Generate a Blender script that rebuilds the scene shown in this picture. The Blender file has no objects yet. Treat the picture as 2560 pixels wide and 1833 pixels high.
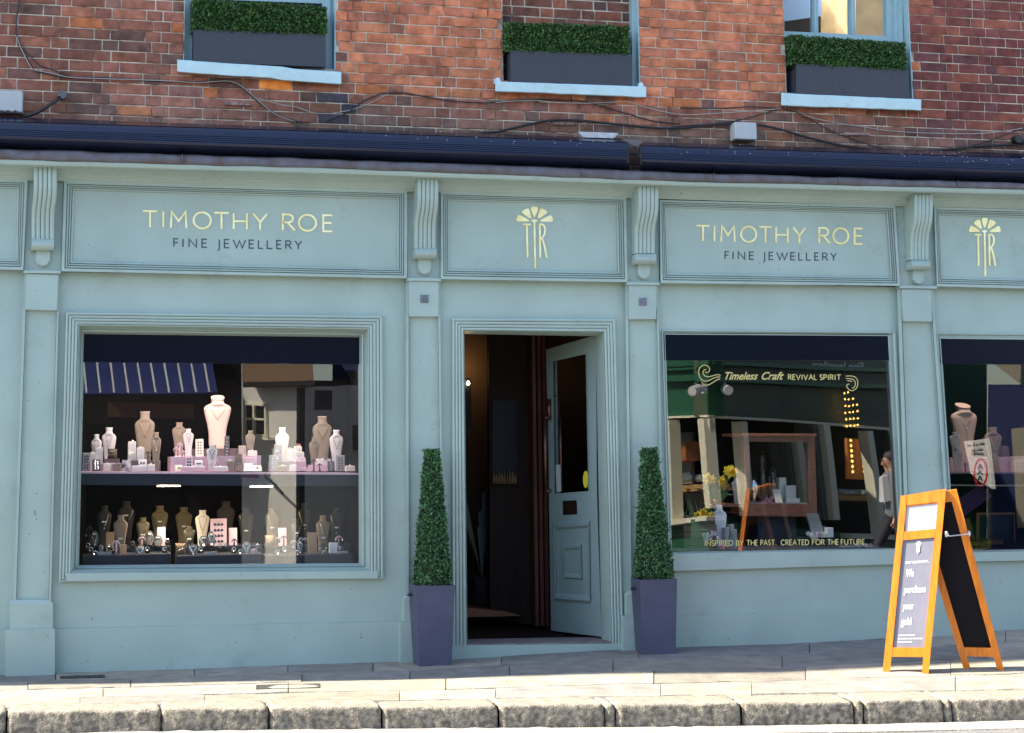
import bpy, math, random
from mathutils import Vector, Matrix, noise
R = random.Random(7)
sc = bpy.context.scene
COL = sc.collection
# ------------------------------------------------------------------ camera
YAW, PITCH, ROLL, F, PY0 = 0.255527, 0.137089, -0.0132103, 4059.58, 578.59
D, CH = 11.4, 1.53
def _basis():
    cy, sy, cp, sp = math.cos(YAW), math.sin(YAW), math.cos(PITCH), math.sin(PITCH)
    f = Vector((sy*cp, cy*cp, sp)); r = Vector((cy, -sy, 0)); u = r.cross(f)
    c, s = math.cos(ROLL), math.sin(ROLL)
    return c*r+s*u, c*u-s*r, f
CR, CU, CF = _basis()
CAM = Vector((0, -D, CH))
def ray(px, py): return CF*F + CR*(px-1280) - CU*(py-PY0)
def P(px, py, Y=0.0):
    d = ray(px, py); return CAM + d*((Y+D)/d.y)
def hit(px, py, p0, n):
    d = ray(px, py); return CAM + d*((p0-CAM).dot(n)/d.dot(n))
cd = bpy.data.cameras.new('camera'); cam = bpy.data.objects.new('camera', cd); COL.objects.link(cam)
cd.sensor_width = 36; cd.lens = 36*F/2560; cd.shift_y = -(916.5-PY0)/2560; cd.clip_end = 2000; cd.clip_start = .1
m = Matrix.Identity(4)
for i in range(3): m[i][0], m[i][1], m[i][2], m[i][3] = CR[i], CU[i], -CF[i], CAM[i]
cam.matrix_world = m; sc.camera = cam
# ------------------------------------------------------------------ materials
MATS = {}
def mat(name, col, rough=.5, metal=0., var=.0, vscale=6., bump=0., bscale=60., spec=.5, col2=None, vc=False, emit=0., stretch=(1,1,1), dirt=0., ramp=(.38, .64), chips=0.):
    if name in MATS: return MATS[name]
    M = bpy.data.materials.new(name); M.use_nodes = True; nt = M.node_tree; N = nt.nodes; L = nt.links
    b = N['Principled BSDF']; b.inputs['Roughness'].default_value = rough; b.inputs['Metallic'].default_value = metal
    b.inputs['Specular IOR Level'].default_value = spec
    c = (*col, 1); b.inputs['Base Color'].default_value = c
    tc = N.new('ShaderNodeTexCoord'); mp = N.new('ShaderNodeMapping'); mp.inputs['Scale'].default_value = stretch
    L.new(tc.outputs['Object'], mp.inputs['Vector'])
    src = None
    if vc:
        at = N.new('ShaderNodeVertexColor'); at.layer_name = 'Col'; src = at.outputs['Color']
    if var > 0 or col2:
        nz = N.new('ShaderNodeTexNoise'); nz.inputs['Scale'].default_value = vscale; nz.inputs['Detail'].default_value = 6
        L.new(mp.outputs['Vector'], nz.inputs['Vector'])
        if col2:
            rp = N.new('ShaderNodeValToRGB'); rp.color_ramp.elements[0].position = ramp[0]; rp.color_ramp.elements[1].position = ramp[1]
            rp.color_ramp.elements[0].color = c; rp.color_ramp.elements[1].color = (*col2, 1)
            L.new(nz.outputs['Fac'], rp.inputs['Fac']); src = rp.outputs['Color']
        else:
            mr = N.new('ShaderNodeMapRange'); mr.inputs['From Min'].default_value = .25; mr.inputs['From Max'].default_value = .75
            mr.inputs['To Min'].default_value = 1-var; mr.inputs['To Max'].default_value = 1+var
            L.new(nz.outputs['Fac'], mr.inputs['Value'])
            mx = N.new('ShaderNodeVectorMath'); mx.operation = 'MULTIPLY'
            if src: L.new(src, mx.inputs[0])
            else: mx.inputs[0].default_value = col
            L.new(mr.outputs['Result'], mx.inputs[1]); src = mx.outputs[0]
    if dirt > 0:
        n2 = N.new('ShaderNodeTexNoise'); n2.inputs['Scale'].default_value = 3.1; n2.inputs['Detail'].default_value = 9; n2.inputs['Roughness'].default_value = .75
        L.new(tc.outputs['Object'], n2.inputs['Vector'])
        m2 = N.new('ShaderNodeMapRange'); m2.inputs['From Min'].default_value = .56; m2.inputs['From Max'].default_value = .75
        m2.inputs['To Min'].default_value = 0; m2.inputs['To Max'].default_value = dirt
        L.new(n2.outputs['Fac'], m2.inputs['Value'])
        mm = N.new('ShaderNodeMix'); mm.data_type = 'RGBA'; mm.inputs['B'].default_value = (.10, .10, .085, 1)
        L.new(m2.outputs['Result'], mm.inputs['Factor'])
        if src: L.new(src, mm.inputs['A'])
        else: mm.inputs['A'].default_value = c
        src = mm.outputs['Result']
    if chips > 0:
        n3 = N.new('ShaderNodeTexNoise'); n3.inputs['Scale'].default_value = 26; n3.inputs['Detail'].default_value = 3
        L.new(tc.outputs['Object'], n3.inputs['Vector'])
        m3 = N.new('ShaderNodeMapRange'); m3.inputs['From Min'].default_value = .715; m3.inputs['From Max'].default_value = .735; m3.inputs['To Min'].default_value = 0; m3.inputs['To Max'].default_value = chips
        L.new(n3.outputs['Fac'], m3.inputs['Value'])
        m4 = N.new('ShaderNodeMix'); m4.data_type = 'RGBA'; m4.inputs['B'].default_value = (.09, .07, .055, 1); L.new(m3.outputs['Result'], m4.inputs['Factor'])
        if src: L.new(src, m4.inputs['A'])
        else: m4.inputs['A'].default_value = c
        src = m4.outputs['Result']
    if src: L.new(src, b.inputs['Base Color'])
    if bump > 0:
        nb = N.new('ShaderNodeTexNoise'); nb.inputs['Scale'].default_value = bscale; nb.inputs['Detail'].default_value = 5
        L.new(mp.outputs['Vector'], nb.inputs['Vector'])
        bp = N.new('ShaderNodeBump'); bp.inputs['Strength'].default_value = bump; bp.inputs['Distance'].default_value = .01
        L.new(nb.outputs['Fac'], bp.inputs['Height']); L.new(bp.outputs['Normal'], b.inputs['Normal'])
    if emit > 0:
        b.inputs['Emission Color'].default_value = c; b.inputs['Emission Strength'].default_value = emit
    MATS[name] = M; return M
def glassmat(name, tint=(.92, .95, .94), ior=1.75):
    M = bpy.data.materials.new(name); M.use_nodes = True; N = M.node_tree.nodes; L = M.node_tree.links
    N.remove(N['Principled BSDF']); o = N['Material Output']
    t = N.new('ShaderNodeBsdfTransparent'); t.inputs[0].default_value = (*tint, 1)
    g = N.new('ShaderNodeBsdfGlossy'); g.inputs['Roughness'].default_value = 0.0
    tc = N.new('ShaderNodeTexCoord'); nz = N.new('ShaderNodeTexNoise'); nz.inputs['Scale'].default_value = 1.3; nz.inputs['Detail'].default_value = 0
    bp = N.new('ShaderNodeBump'); bp.inputs['Strength'].default_value = .02; bp.inputs['Distance'].default_value = .02
    L.new(tc.outputs['Object'], nz.inputs['Vector']); L.new(nz.outputs['Fac'], bp.inputs['Height']); L.new(bp.outputs['Normal'], g.inputs['Normal'])
    fr = N.new('ShaderNodeFresnel'); fr.inputs['IOR'].default_value = ior
    x = N.new('ShaderNodeMixShader'); L.new(fr.outputs[0], x.inputs[0]); L.new(t.outputs[0], x.inputs[1]); L.new(g.outputs[0], x.inputs[2])
    L.new(x.outputs[0], o.inputs['Surface']); MATS[name] = M; return M
def clearmat():
    M = bpy.data.materials.new('clear'); M.use_nodes = True; N = M.node_tree.nodes
    N.remove(N['Principled BSDF']); t = N.new('ShaderNodeBsdfTransparent'); M.node_tree.links.new(t.outputs[0], N['Material Output'].inputs['Surface']); return M
GLASS = glassmat('shop_glass', ior=2.0); CLEAR = clearmat()
PAINT = mat('sage_paint', (.350, .442, .405), .42, var=.09, vscale=2.2, bump=.16, bscale=22, dirt=.32, chips=.5)
PAINTD = mat('sage_paint_door', (.27, .36, .345), .38, var=.06, vscale=3, bump=.10, bscale=30, dirt=.2, chips=.8)
SILLP = mat('pale_sill_paint', (.47, .63, .66), .5, var=.08, vscale=9, bump=.3, bscale=25, dirt=.35)
GOLD = mat('gold_leaf', (.90, .74, .32), .28, .28, col2=(.98, .90, .55), vscale=14)
NAVYT = mat('navy_letter', (.045, .06, .085), .5)
BRICK = mat('brick_faces', (.4, .2, .1), .85, var=.42, vscale=13, bump=.7, bscale=70, vc=True, spec=.2)
MORTAR = mat('lime_mortar', (.20, .115, .085), .95, col2=(.62, .56, .47), ramp=(.34, .56), vscale=7, bump=.6, bscale=70, spec=.15)
LEAD = mat('lead_sheet', (.13, .125, .145), .5, .25, col2=(.10, .075, .07), vscale=9, bump=.5, bscale=22, stretch=(1, 1, 1))
NAVY = mat('navy_aluminium', (.005, .008, .028), .2, .0, var=.15, vscale=8, bump=.05, bscale=20, spec=.6)
BLACK = mat('black_plastic', (.012, .012, .014), .45)
TROUGH = mat('charcoal_fibreglass', (.030, .033, .046), .5, var=.12, vscale=6, bump=.15, bscale=90, stretch=(8, 8, .6))
WOOD = mat('varnished_pine', (.66, .185, .012), .26, var=.28, vscale=5, bump=.15, bscale=30, stretch=(9, 9, 1.1))
STONE = mat('york_stone', (.40, .35, .275), .85, var=.25, dirt=.45, chips=.8, vscale=7, bump=.55, bscale=38, vc=True, spec=.25)
KERBM = mat('granite_kerb', (.12, .108, .092), .95, col2=(.31, .275, .22), vscale=34, bump=.8, bscale=95, spec=.2)
ASPH = mat('asphalt', (.16, .155, .15), .9, var=.3, vscale=60, bump=.8, bscale=120)
CHROME = mat('brushed_steel', (.6, .6, .6), .3, 1.)
RUST = mat('rusty_plate', (.21, .11, .09), .8, col2=(.34, .24, .24), vscale=40)
GREYBOX = mat('grey_plastic', (.42, .44, .45), .5, var=.06, vscale=8)
# ------------------------------------------------------------------ mesh helpers
def obj(name, parent=None, label=None, cat=None, group=None, kind=None, data=None):
    o = bpy.data.objects.new(name, data); COL.objects.link(o)
    if parent: o.parent = parent
    if label: o['label'] = label
    if cat: o['category'] = cat
    if group: o['group'] = group
    if kind: o['kind'] = kind
    return o
class MB:
    def __init__(s): s.v, s.f, s.c, s.mi = [], [], [], []
    def add(s, vs, fs, col=None, mi=0):
        n = len(s.v); s.v += [Vector(v) for v in vs]
        for f in fs: s.f.append([n+i for i in f]); s.c.append(col); s.mi.append(mi)
        return s
    def poly(s, pts, col=None, mi=0): return s.add(pts, [list(range(len(pts)))], col, mi)
    def loft(s, loops, closed=True, caps=True, col=None):
        n = len(loops[0]); vs = [p for l in loops for p in l]; fs = []
        for k in range(len(loops)-1):
            for i in range(n if closed else n-1):
                j = (i+1) % n; fs.append([k*n+i, k*n+j, (k+1)*n+j, (k+1)*n+i])
        if caps: fs.append(list(range(n))[::-1]); fs.append([(len(loops)-1)*n+i for i in range(n)])
        return s.add(vs, fs, col)
    def prism(s, front, back, col=None): return s.loft([front, back], col=col)
    def pp(s, pts, yf, yb, col=None):
        fr = [P(x, y, yf) for x, y in pts]; return s.prism(fr, [Vector((p.x, yb, p.z)) for p in fr], col)
    def box(s, c, d, rz=0, col=None, bev=0):
        hx, hy, hz = d[0]/2, d[1]/2, d[2]/2; M = Matrix.Rotation(rz, 3, 'Z'); c = Vector(c)
        if bev <= 0:
            lp = lambda z, q: [c+M@Vector((x*(hx-q), y*(hy-q), z)) for x, y in ((-1, -1), (1, -1), (1, 1), (-1, 1))]
            return s.loft([lp(-hz, 0), lp(hz, 0)], col=col)
        lp = lambda z, q: [c+M@Vector((x, y, z)) for x, y in ((-hx+q, -hy+q+bev), (-hx+q+bev, -hy+q), (hx-q-bev, -hy+q), (hx-q, -hy+q+bev), (hx-q, hy-q-bev), (hx-q-bev, hy-q), (-hx+q+bev, hy-q), (-hx+q, hy-q-bev))]
        return s.loft([lp(-hz, bev), lp(-hz+bev, 0), lp(hz-bev, 0), lp(hz, bev)], col=col)
    def tube(s, path, r, n=6, col=None):
        path = [Vector(p) for p in path]; loops = []
        for i, p in enumerate(path):
            t = (path[min(i+1, len(path)-1)]-path[max(i-1, 0)]).normalized()
            a = t.cross(Vector((0, 1, .01)) if abs(t.y) < .9 else Vector((1, 0, 0))).normalized(); b = t.cross(a)
            rr = r[i] if isinstance(r, (list, tuple)) else r
            loops.append([p+(a*math.cos(2*math.pi*k/n)+b*math.sin(2*math.pi*k/n))*rr for k in range(n)])
        return s.loft(loops, col=col)
    def lathe(s, c, prof, n=16, ax=(1, 1), col=None):
        c = Vector(c); return s.loft([[c+Vector((r*ax[0]*math.cos(2*math.pi*k/n), r*ax[1]*math.sin(2*math.pi*k/n), z)) for k in range(n)] for r, z in prof], col=col)
    def ring(s, outer, inner, prof, fill=False, col=None):
        loops = []
        for t, Y in prof: loops.append([P(o[0]+(i[0]-o[0])*t, o[1]+(i[1]-o[1])*t, Y) for o, i in zip(outer, inner)])
        s.loft(loops, caps=False, col=col)
        if fill: s.poly(loops[-1], col)
        return s
    def build(s, name, ma, parent=None, smooth=False, **kw):
        me = bpy.data.meshes.new(name); me.from_pydata([tuple(v) for v in s.v], [], s.f); me.update()
        for mm in (ma if isinstance(ma, (list, tuple)) else [ma]): me.materials.append(mm)
        if any(s.mi): me.polygons.foreach_set('material_index', s.mi)
        if any(c is not None for c in s.c):
            at = me.color_attributes.new('Col', 'FLOAT_COLOR', 'CORNER'); buf = []
            for p, c in zip(me.polygons, s.c): buf += [*(c or (.5, .5, .5)), 1.]*p.loop_total
            at.data.foreach_set('color', buf)
        import bmesh
        bm = bmesh.new(); bm.from_mesh(me); bmesh.ops.recalc_face_normals(bm, faces=bm.faces); bm.to_mesh(me); bm.free()
        if smooth: me.polygons.foreach_set('use_smooth', [True]*len(me.polygons))
        return obj(name, parent, data=me, **kw)
def lin(pts):
    def f(x):
        for (x0, y0), (x1, y1) in zip(pts, pts[1:]):
            if x <= x1 or (x1, y1) == pts[-1]: return y0+(y1-y0)*(x-x0)/(x1-x0)
    return f
def Z(ox, oy, s): return lambda *p: [(ox+s*x, oy+s*y) for x, y in p]
def pane(parent, q, Y, name='pane', th=.006, ma=None):
    fr = [P(x, y, Y) for x, y in q]; bk = [p+Vector((0, th, 0)) for p in fr]
    b = MB(); b.poly(fr, mi=0); b.poly(bk, mi=1)
    return b.build(name, [ma or GLASS, CLEAR], parent)
# stroke lettering -------------------------------------------------
def arc(cx, cy, rx, ry, a0, a1, n=12): return [(cx+rx*math.cos(math.radians(a0+(a1-a0)*k/n)), cy+ry*math.sin(math.radians(a0+(a1-a0)*k/n))) for k in range(n+1)]
GL = {  # each letter in a unit box, y up
 'T': [[(0, 1), (1, 1)], [(.5, 1), (.5, 0)]], 'I': [[(.5, 1), (.5, 0)]],
 'M': [[(.02, 0), (.08, 1), (.5, .42), (.92, 1), (.98, 0)]], 'O': [arc(.5, .5, .5, .5, 90, 450, 28)],
 'H': [[(0, 1), (0, 0)], [(1, 1), (1, 0)], [(0, .5), (1, .5)]], 'Y': [[(0, 1), (.5, .48), (1, 1)], [(.5, .5), (.5, 0)]],
 'R': [[(0, 0), (0, 1), (.45, 1)]+arc(.45, .75, .4, .25, 80, -90, 10)+[(0, .5)], [(.4, .5), (1, 0)]],
 'E': [[(1, 1), (0, 1), (0, 0), (1, 0)], [(0, .52), (.9, .52)]], 'F': [[(1, 1), (0, 1), (0, 0)], [(0, .52), (.9, .52)]],
 'N': [[(0, 0), (0, 1), (1, 0), (1, 1)]], 'J': [[(.9, 1), (.9, 0)]+arc(.3, 0, .6, .35, 0, -90, 6)],
 'W': [[(0, 1), (.28, 0), (.5, .9), (.72, 0), (1, 1)]], 'L': [[(0, 1), (0, 0), (1, 0)]], 'A': [[(0, 0), (.5, 1), (1, 0)], [(.2, .36), (.8, .36)]],
 'V': [[(0, 1), (.5, 0), (1, 1)]], 'S': [arc(.5, .75, .46, .25, 35, 270, 10)+arc(.5, .25, .5, .25, 90, -145, 10)],
 'P': [[(0, 0), (0, 1), (.5, 1)]+arc(.5, .73, .48, .27, 80, -90, 10)+[(0, .46)]], 'C': [arc(.55, .5, .55, .5, 48, 312, 18)],
 'D': [[(0, 0), (0, 1), (.35, 1)]+arc(.35, .5, .65, .5, 80, -80, 14)+[(.35, 0), (0, 0)]],
 'B': [[(0, .52), (.5, .52)]+arc(.5, .76, .42, .24, -80, 80, 8)+[(.5, 1), (0, 1), (0, 0), (.55, 0)]+arc(.55, .26, .45, .26, -80, 90, 8)],
 'U': [[(0, 1), (0, .35)]+arc(.5, .35, .5, .35, 180, 360, 10)+[(1, 1)]], 'K': [[(0, 0), (0, 1)], [(1, 1), (0, .45)], [(.3, .62), (1, 0)]],
 '.': [[(.3, 0), (.7, .1)]]}
WID = dict(T=.85, I=.2, M=1.05, O=1.05, H=.85, Y=.85, R=.7, E=.55, F=.55, N=.85, J=.3, W=1.25, L=.5, A=.9, V=.9, S=.55, P=.6, C=.85, D=.85, B=.62, U=.8, K=.75)
WID['.'] = .2
def ribbon(b, pts, w, mp, dz):
    n = len(pts); L, Rr = [], []
    cl = n > 3 and math.dist(pts[0], pts[-1]) < 1e-6
    for i, p in enumerate(pts):
        a = pts[i-1] if i > 0 else (pts[-2] if cl else p); c = pts[i+1] if i < n-1 else (pts[1] if cl else p)
        d1 = Vector((p[0]-a[0], p[1]-a[1])); d2 = Vector((c[0]-p[0], c[1]-p[1]))
        if d1.length < 1e-9: d1 = d2
        if d2.length < 1e-9: d2 = d1
        d1.normalize(); d2.normalize(); t = (d1+d2)
        t = t.normalized() if t.length > 1e-6 else d2
        k = min(1/max(abs(t.dot(d2)), .35), 2.2); nrm = Vector((-t.y, t.x))*w/2*k
        L.append((p[0]+nrm.x, p[1]+nrm.y)); Rr.append((p[0]-nrm.x, p[1]-nrm.y))
    vs = [mp(x, y, dz) for x, y in L]+[mp(x, y, dz) for x, y in Rr]
    vb = [mp(x, y, -.0005) for x, y in L]+[mp(x, y, -.0005) for x, y in Rr]
    fs = [[i, i+1, n+i+1, n+i] for i in range(n-1)]
    b.add(vs+vb, fs+[[i, 2*n+i, 2*n+i+1, i+1] for i in range(n-1)]+[[n+i, n+i+1, 3*n+i+1, 3*n+i] for i in range(n-1)]+[[0, n, 3*n, 2*n], [n-1, 3*n-1, 4*n-1, 2*n-1]])
def letters(b, items, base, cap, sw, mp, dz=.004):
    """items: (char, x0, x1) in px; base(x), cap: height px; y down in px"""
    k = 0
    for ch, x0, x1 in items:
        for st in GL[ch]:
            pts = [(x0+(x1-x0)*u, base(x0+(x1-x0)*u)-cap*v) for u, v in st]
            ribbon(b, pts, sw, mp, dz+.0004*(k % 3)); k += 1
def layout(word, x0, x1, gap=.28):
    tot = sum(WID[c] for c in word)+gap*(len(word)-1); s = (x1-x0)/tot; o = []; x = x0
    for c in word: o.append((c, x, x+WID[c]*s)); x += (WID[c]+gap)*s
    return o
def fontmesh(text, shear=0., offset=0.):
    cu = bpy.data.curves.new('t', 'FONT'); cu.body = text; cu.shear = shear; cu.offset = offset; cu.resolution_u = 3
    o = bpy.data.objects.new('t', cu); COL.objects.link(o); dg = bpy.context.evaluated_depsgraph_get()
    me = bpy.data.meshes.new_from_object(o.evaluated_get(dg)); vs = [tuple(v.co) for v in me.vertices]; fs = [list(p.vertices) for p in me.polygons]
    bpy.data.objects.remove(o); bpy.data.meshes.remove(me); bpy.data.curves.remove(cu)
    x0 = min(v[0] for v in vs); x1 = max(v[0] for v in vs)
    return [((v[0]-x0)/(x1-x0), v[1]) for v in vs], fs   # u in 0..1, y in font units (cap height ~.73)
# ------------------------------------------------------------------ the shop building
B = obj('shop_building', label='sage green jewellery shopfront below a red brick upper storey with three windows', cat='building')
wb = lin([(-300, 1699), (60, 1688), (1040, 1655), (1530, 1627), (1960, 1613), (2560, 1576), (3000, 1550)])   # foot of the wall in the photograph
# --- painted wall bays
w = MB()
w.ring([(140, 680), (1026, 694), (1028, 1670), (112, 1705)], [(165, 781), (956, 790), (959, 1448), (147, 1456)], [(0, 0), (1, 0)])
w.ring([(1092, 694), (1574, 704), (1582, 1660), (1098, 1675)], [(1131, 796), (1538, 798), (1560, 1659), (1132, 1674)], [(0, 0), (1, 0)])
w.ring([(1636, 704), (2254, 718), (2310, 1640), (1646, 1660)], [(1655, 826), (2240, 831), (2262, 1376), (1672, 1386)], [(0, 0), (1, 0)])
w.ring([(2324, 714), (2900, 725), (2900, 1600), (2365, 1640)], [(2341, 834), (2850, 838), (2850, 1372), (2372, 1380)], [(0, 0), (1, 0)])
w.poly([P(x, y, 0) for x, y in ((-300, 668), (62, 676), (30, 1710), (-300, 1720))])
w.build('painted_wall', PAINT, B)
for x0, x1, ya, yb in ((136, 1003, 1573, 1553), (1655, 2262, 1542, 1512), (2262, 2900, 1512, 1484), (-300, 12, 1582, 1576)):
    MB().pp([(x0, ya), (x1, yb), (x1, wb(x1)+14), (x0, wb(x0)+14)], -.022, .01).build('skirting_board', PAINT, B)
# --- pilasters
def pilaster(fr, ledge, blk, sh, inn, base, pln, br):
    p = MB()
    p.pp(fr, -.05, 0)
    (l, r, y) = ledge; p.pp([(l, y-5), (r, y-4), (r, y+3), (l, y+2)], -.082, 0)
    p.pp(blk, -.068, -.04)
    p.ring(sh, inn, [(0, 0), (0, -.048), (.62, -.048), (.66, -.030), (.74, -.030), (.78, -.042), (.90, -.040), (.94, -.024), (1, -.024)], fill=True)
    (l, r, y0, y1) = base
    p.loft([[P(l+7, y0-7, -.05), P(r-7, y0-7, -.05), Vector((P(r-7, y0, -.05).x, 0, P(r-7, y0-7, -.05).z)), Vector((P(l+7, y0, -.05).x, 0, P(l+7, y0-7, -.05).z))],
            [P(l, y0+1, -.075), P(r, y0+1, -.075), Vector((P(r, y0, -.075).x, 0, P(r, y0+1, -.075).z)), Vector((P(l, y0, -.075).x, 0, P(l, y0+1, -.075).z))],
            [P(l, y1, -.075), P(r, y1, -.075), Vector((P(r, y1, -.075).x, 0, P(r, y1, -.075).z)), Vector((P(l, y1, -.075).x, 0, P(l, y1, -.075).z))]])
    (l, r, y0, y1) = pln; p.pp([(l, y0), (r, y0-3), (r, y1+12), (l, y1+14)], -.095, 0)
    o = p.build('pilaster', PAINT, B)
    (tl, tr, ty), (bl, brr, by), (sl, sr, s0, s1), (tol, tor, t1) = br
    b = MB(); lv = []
    prof = [(0, -.225), (.12, -.232), (.3, -.226), (.42, -.21), (.52, -.185), (.62, -.158), (.72, -.140), (.85, -.130), (1, -.128)]
    for t, Y in prof:
        # horizontal drift follows the S curve
        g = max(0, min(1, (t-.33)/.36)); g = g*g*(3-2*g); x0 = tl+(bl-tl)*g; x1 = tr+(brr-tr)*g; y = ty+(by-ty)*t; L = []
        a, c = P(x0, y, Y), P(x1, y, Y)
        L.append(Vector((a.x, 0, a.z))); L.append(a)
        for k in range(5):
            for q, dY in ((.06, -.004), (.5, -.0085), (.86, -.004), (.94, .007)):
                if k == 4 and q > .9: continue
                u = (k+q)/5; L.append(a.lerp(c, u)+Vector((0, dY, 0)))
        L.append(c); L.append(Vector((c.x, 0, c.z))); lv.append(L)
    b.loft(lv)
    lv = []
    for k in range(9):
        t = k/8; y = s0+(s1-s0)*t; Y = -.135-.028*math.sin(math.pi*t); a, c = P(sl-(2 if k > 6 else 0), y, Y), P(sr-(2 if k > 6 else 0), y, Y)
        lv.append([Vector((a.x, -.04, a.z)), a, c, Vector((c.x, -.04, c.z))])
    b.loft(lv)
    rx = (tor-tol)/2; cx = (tor+tol)/2
    def U(q): return [(tol+q, s1-2), (tor-q, s1-2)]+[(cx+(rx-q)*math.cos(a), t1-rx+(rx-q)*math.sin(a)*1.02) for a in [math.pi*i/10 for i in range(11)]]
    b.pp(U(0), -.068, -.045); b.pp(U(3.5), -.092, -.06)
    b.build('scroll_bracket', PAINT, o)
    return o
pilaster([(69, 445), (159, 447), (152, 680), (60, 677)], (59, 152, 681), [(66, 685), (146, 687), (142, 776), (63, 774)], [(60, 683), (149, 686), (127, 1506), (33, 1506)], [(68, 783), (139, 785), (119, 1499), (44, 1499)], (24, 132, 1507, 1574), (12, 137, 1575, 1686), ((84.6, 142, 413), (79, 135.5, 598), (79, 135, 598, 625), (86, 128, 667)))
pilaster([(1017, 473), (1101, 476), (1102, 699), (1019, 697)], (1018, 1103, 700), [(1022, 703), (1096, 704), (1096, 791), (1023, 791)], [(1015, 701), (1100, 703), (1108, 1500), (1014, 1500)], [(1026, 800), (1092, 800), (1101, 1490), (1027, 1490)], (1010, 1116, 1497, 1556), (1001, 1122, 1557, 1656), ((1044, 1096, 444), (1036.5, 1089.5, 621), (1038, 1091.6, 621, 646), (1043, 1080, 688)))
pilaster([(1565, 490), (1649, 494), (1648, 710), (1569, 708)], (1567, 1649, 710), [(1572, 713), (1640, 714), (1641, 798), (1573, 798)], [(1563, 712), (1645, 714), (1660, 1490), (1572, 1490)], [(1575, 806), (1640, 806), (1652, 1480), (1584, 1480)], (1566, 1668, 1485, 1540), (1558, 1672, 1541, 1640), ((1596, 1646.5, 463), (1587, 1637, 634), (1589, 1641, 635, 660), (1592, 1628, 699)))
pilaster([(2239, 510), (2335, 514), (2341, 719), (2252, 718)], (2250, 2343, 719), [(2255, 723), (2327, 724), (2330, 804), (2259, 803)], [(2243, 721), (2333, 723), (2380, 1440), (2266, 1440)], [(2260, 812), (2328, 813), (2370, 1430), (2282, 1430)], (2262, 2388, 1432, 1486), (2262, 2396, 1487, 1600), ((2286, 2332, 486), (2276, 2321.5, 650), (2280, 2326, 651, 674), (2280, 2313, 712)))
# --- fascia sign panels
FAS = [([(-160, 446), (69, 451), (58.5, 675.5), (-160, 670)], [(-150, 468), (41.5, 472), (40, 648), (-150, 645)]),
       ([(160, 453), (1018, 479), (1017.7, 696), (153, 678.6)], [(188, 476), (992.4, 499), (991.5, 671), (181.6, 652)]),
       ([(1102, 480), (1565.4, 495), (1569, 705.6), (1102, 698)], [(1125, 503), (1540, 512.6), (1544, 679.5), (1125, 672)]),
       ([(1649.4, 500), (2238.6, 515), (2251, 715), (1651, 708)], [(1665, 519.4), (2215.5, 535), (2225.6, 691.5), (1672.5, 681.6)]),
       ([(2335, 518), (2900, 533), (2900, 730), (2342, 716)], [(2350, 539), (2880, 552), (2880, 705), (2357, 692.5)])]
FP = []
for o_, i_ in FAS:
    FP.append(MB().ring(o_, i_, [(0, 0), (0, -.085), (.28, -.085), (.30, -.058), (.35, -.058), (.37, -.074), (.50, -.074), (.52, -.048), (.57, -.048), (.59, -.063), (.70, -.063), (.72, -.040), (.77, -.040), (.79, -.053), (.93, -.05), (.96, -.034), (1, -.034)], fill=True).build('fascia_panel', PAINT, B))
mpF = lambda Y: (lambda x, y, dz: P(x, y, Y)+Vector((0, -dz, 0)))
TR_ = [('T', 357, 393.4), ('I', 404, 412), ('M', 426, 467), ('O', 484, 527), ('T', 535.6, 571.6), ('H', 584, 617), ('Y', 633, 667.7), ('R', 707, 737), ('O', 747, 790), ('E', 808, 830.8)]
FJ_ = [('F', 434.6, 445.7), ('I', 455, 460), ('N', 472.5, 491), ('E', 504.8, 517), ('J', 542, 549), ('E', 561, 573), ('W', 583, 614), ('E', 623, 635), ('L', 646, 658), ('L', 668, 681), ('E', 692, 703), ('R', 714.5, 729), ('Y', 737.6, 754)]
def remap(it, a0, a1, b0, b1): k = (b1-b0)/(a1-a0); return [(c, b0+(x0-a0)*k, b0+(x1-a0)*k) for c, x0, x1 in it]
def sign(par, tr, fj, tb, th, fb, fh, k):
    b = MB(); letters(b, tr, lin(tb), th, 4.9*k, mpF(-.034), .006); b.build('gold_lettering', GOLD, par)
    b = MB(); letters(b, fj, lin(fb), fh, 3.1*k, mpF(-.034), .0015); b.build('dark_lettering', NAVYT, par)
sign(FP[1], TR_, FJ_, [(357, 568), (831, 579)], 40, [(435, 617), (754, 623)], 20, 1)
sign(FP[3], remap(TR_, 357, 831, 1741, 2156), remap(FJ_, 434.6, 754, 1812.5, 2091), [(1741, 603), (2156, 610.5)], 38.5, [(1812, 647.6), (2091, 651.6)], 18.3, .9)
EMB = [[(412, 392), (424, 381), (440, 378), (456, 380), (471, 390), (466, 415), (449, 458), (441, 466), (433, 458), (416, 415)],
       [(338, 425), (350, 410), (368, 399), (390, 394), (398, 402), (416, 462), (412, 474), (402, 476), (345, 435)],
       [(292, 492), (298, 470), (310, 450), (320, 446), (385, 482), (398, 492), (392, 501), (300, 501)],
       [(485, 402), (494, 395), (515, 399), (534, 410), (546, 425), (540, 435), (482, 476), (472, 474), (467, 462)],
       [(568, 449), (578, 452), (588, 470), (592, 492), (586, 502), (494, 502), (487, 494), (500, 483)],
       [(440+25*math.cos(a*math.pi/7), 495+11*math.sin(a*math.pi/7)) for a in range(14)]]
EMS = [[(348, 525), (412, 525)], [(379, 525), (385, 795)], [(440, 500), (448, 882)], [(483, 522), (488, 795)], [(483, 525), (505, 524), (522, 540), (528, 570), (522, 605), (508, 628), (492, 640)], [(492, 638), (508, 652), (522, 700), (532, 750), (541, 796)]]
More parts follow.
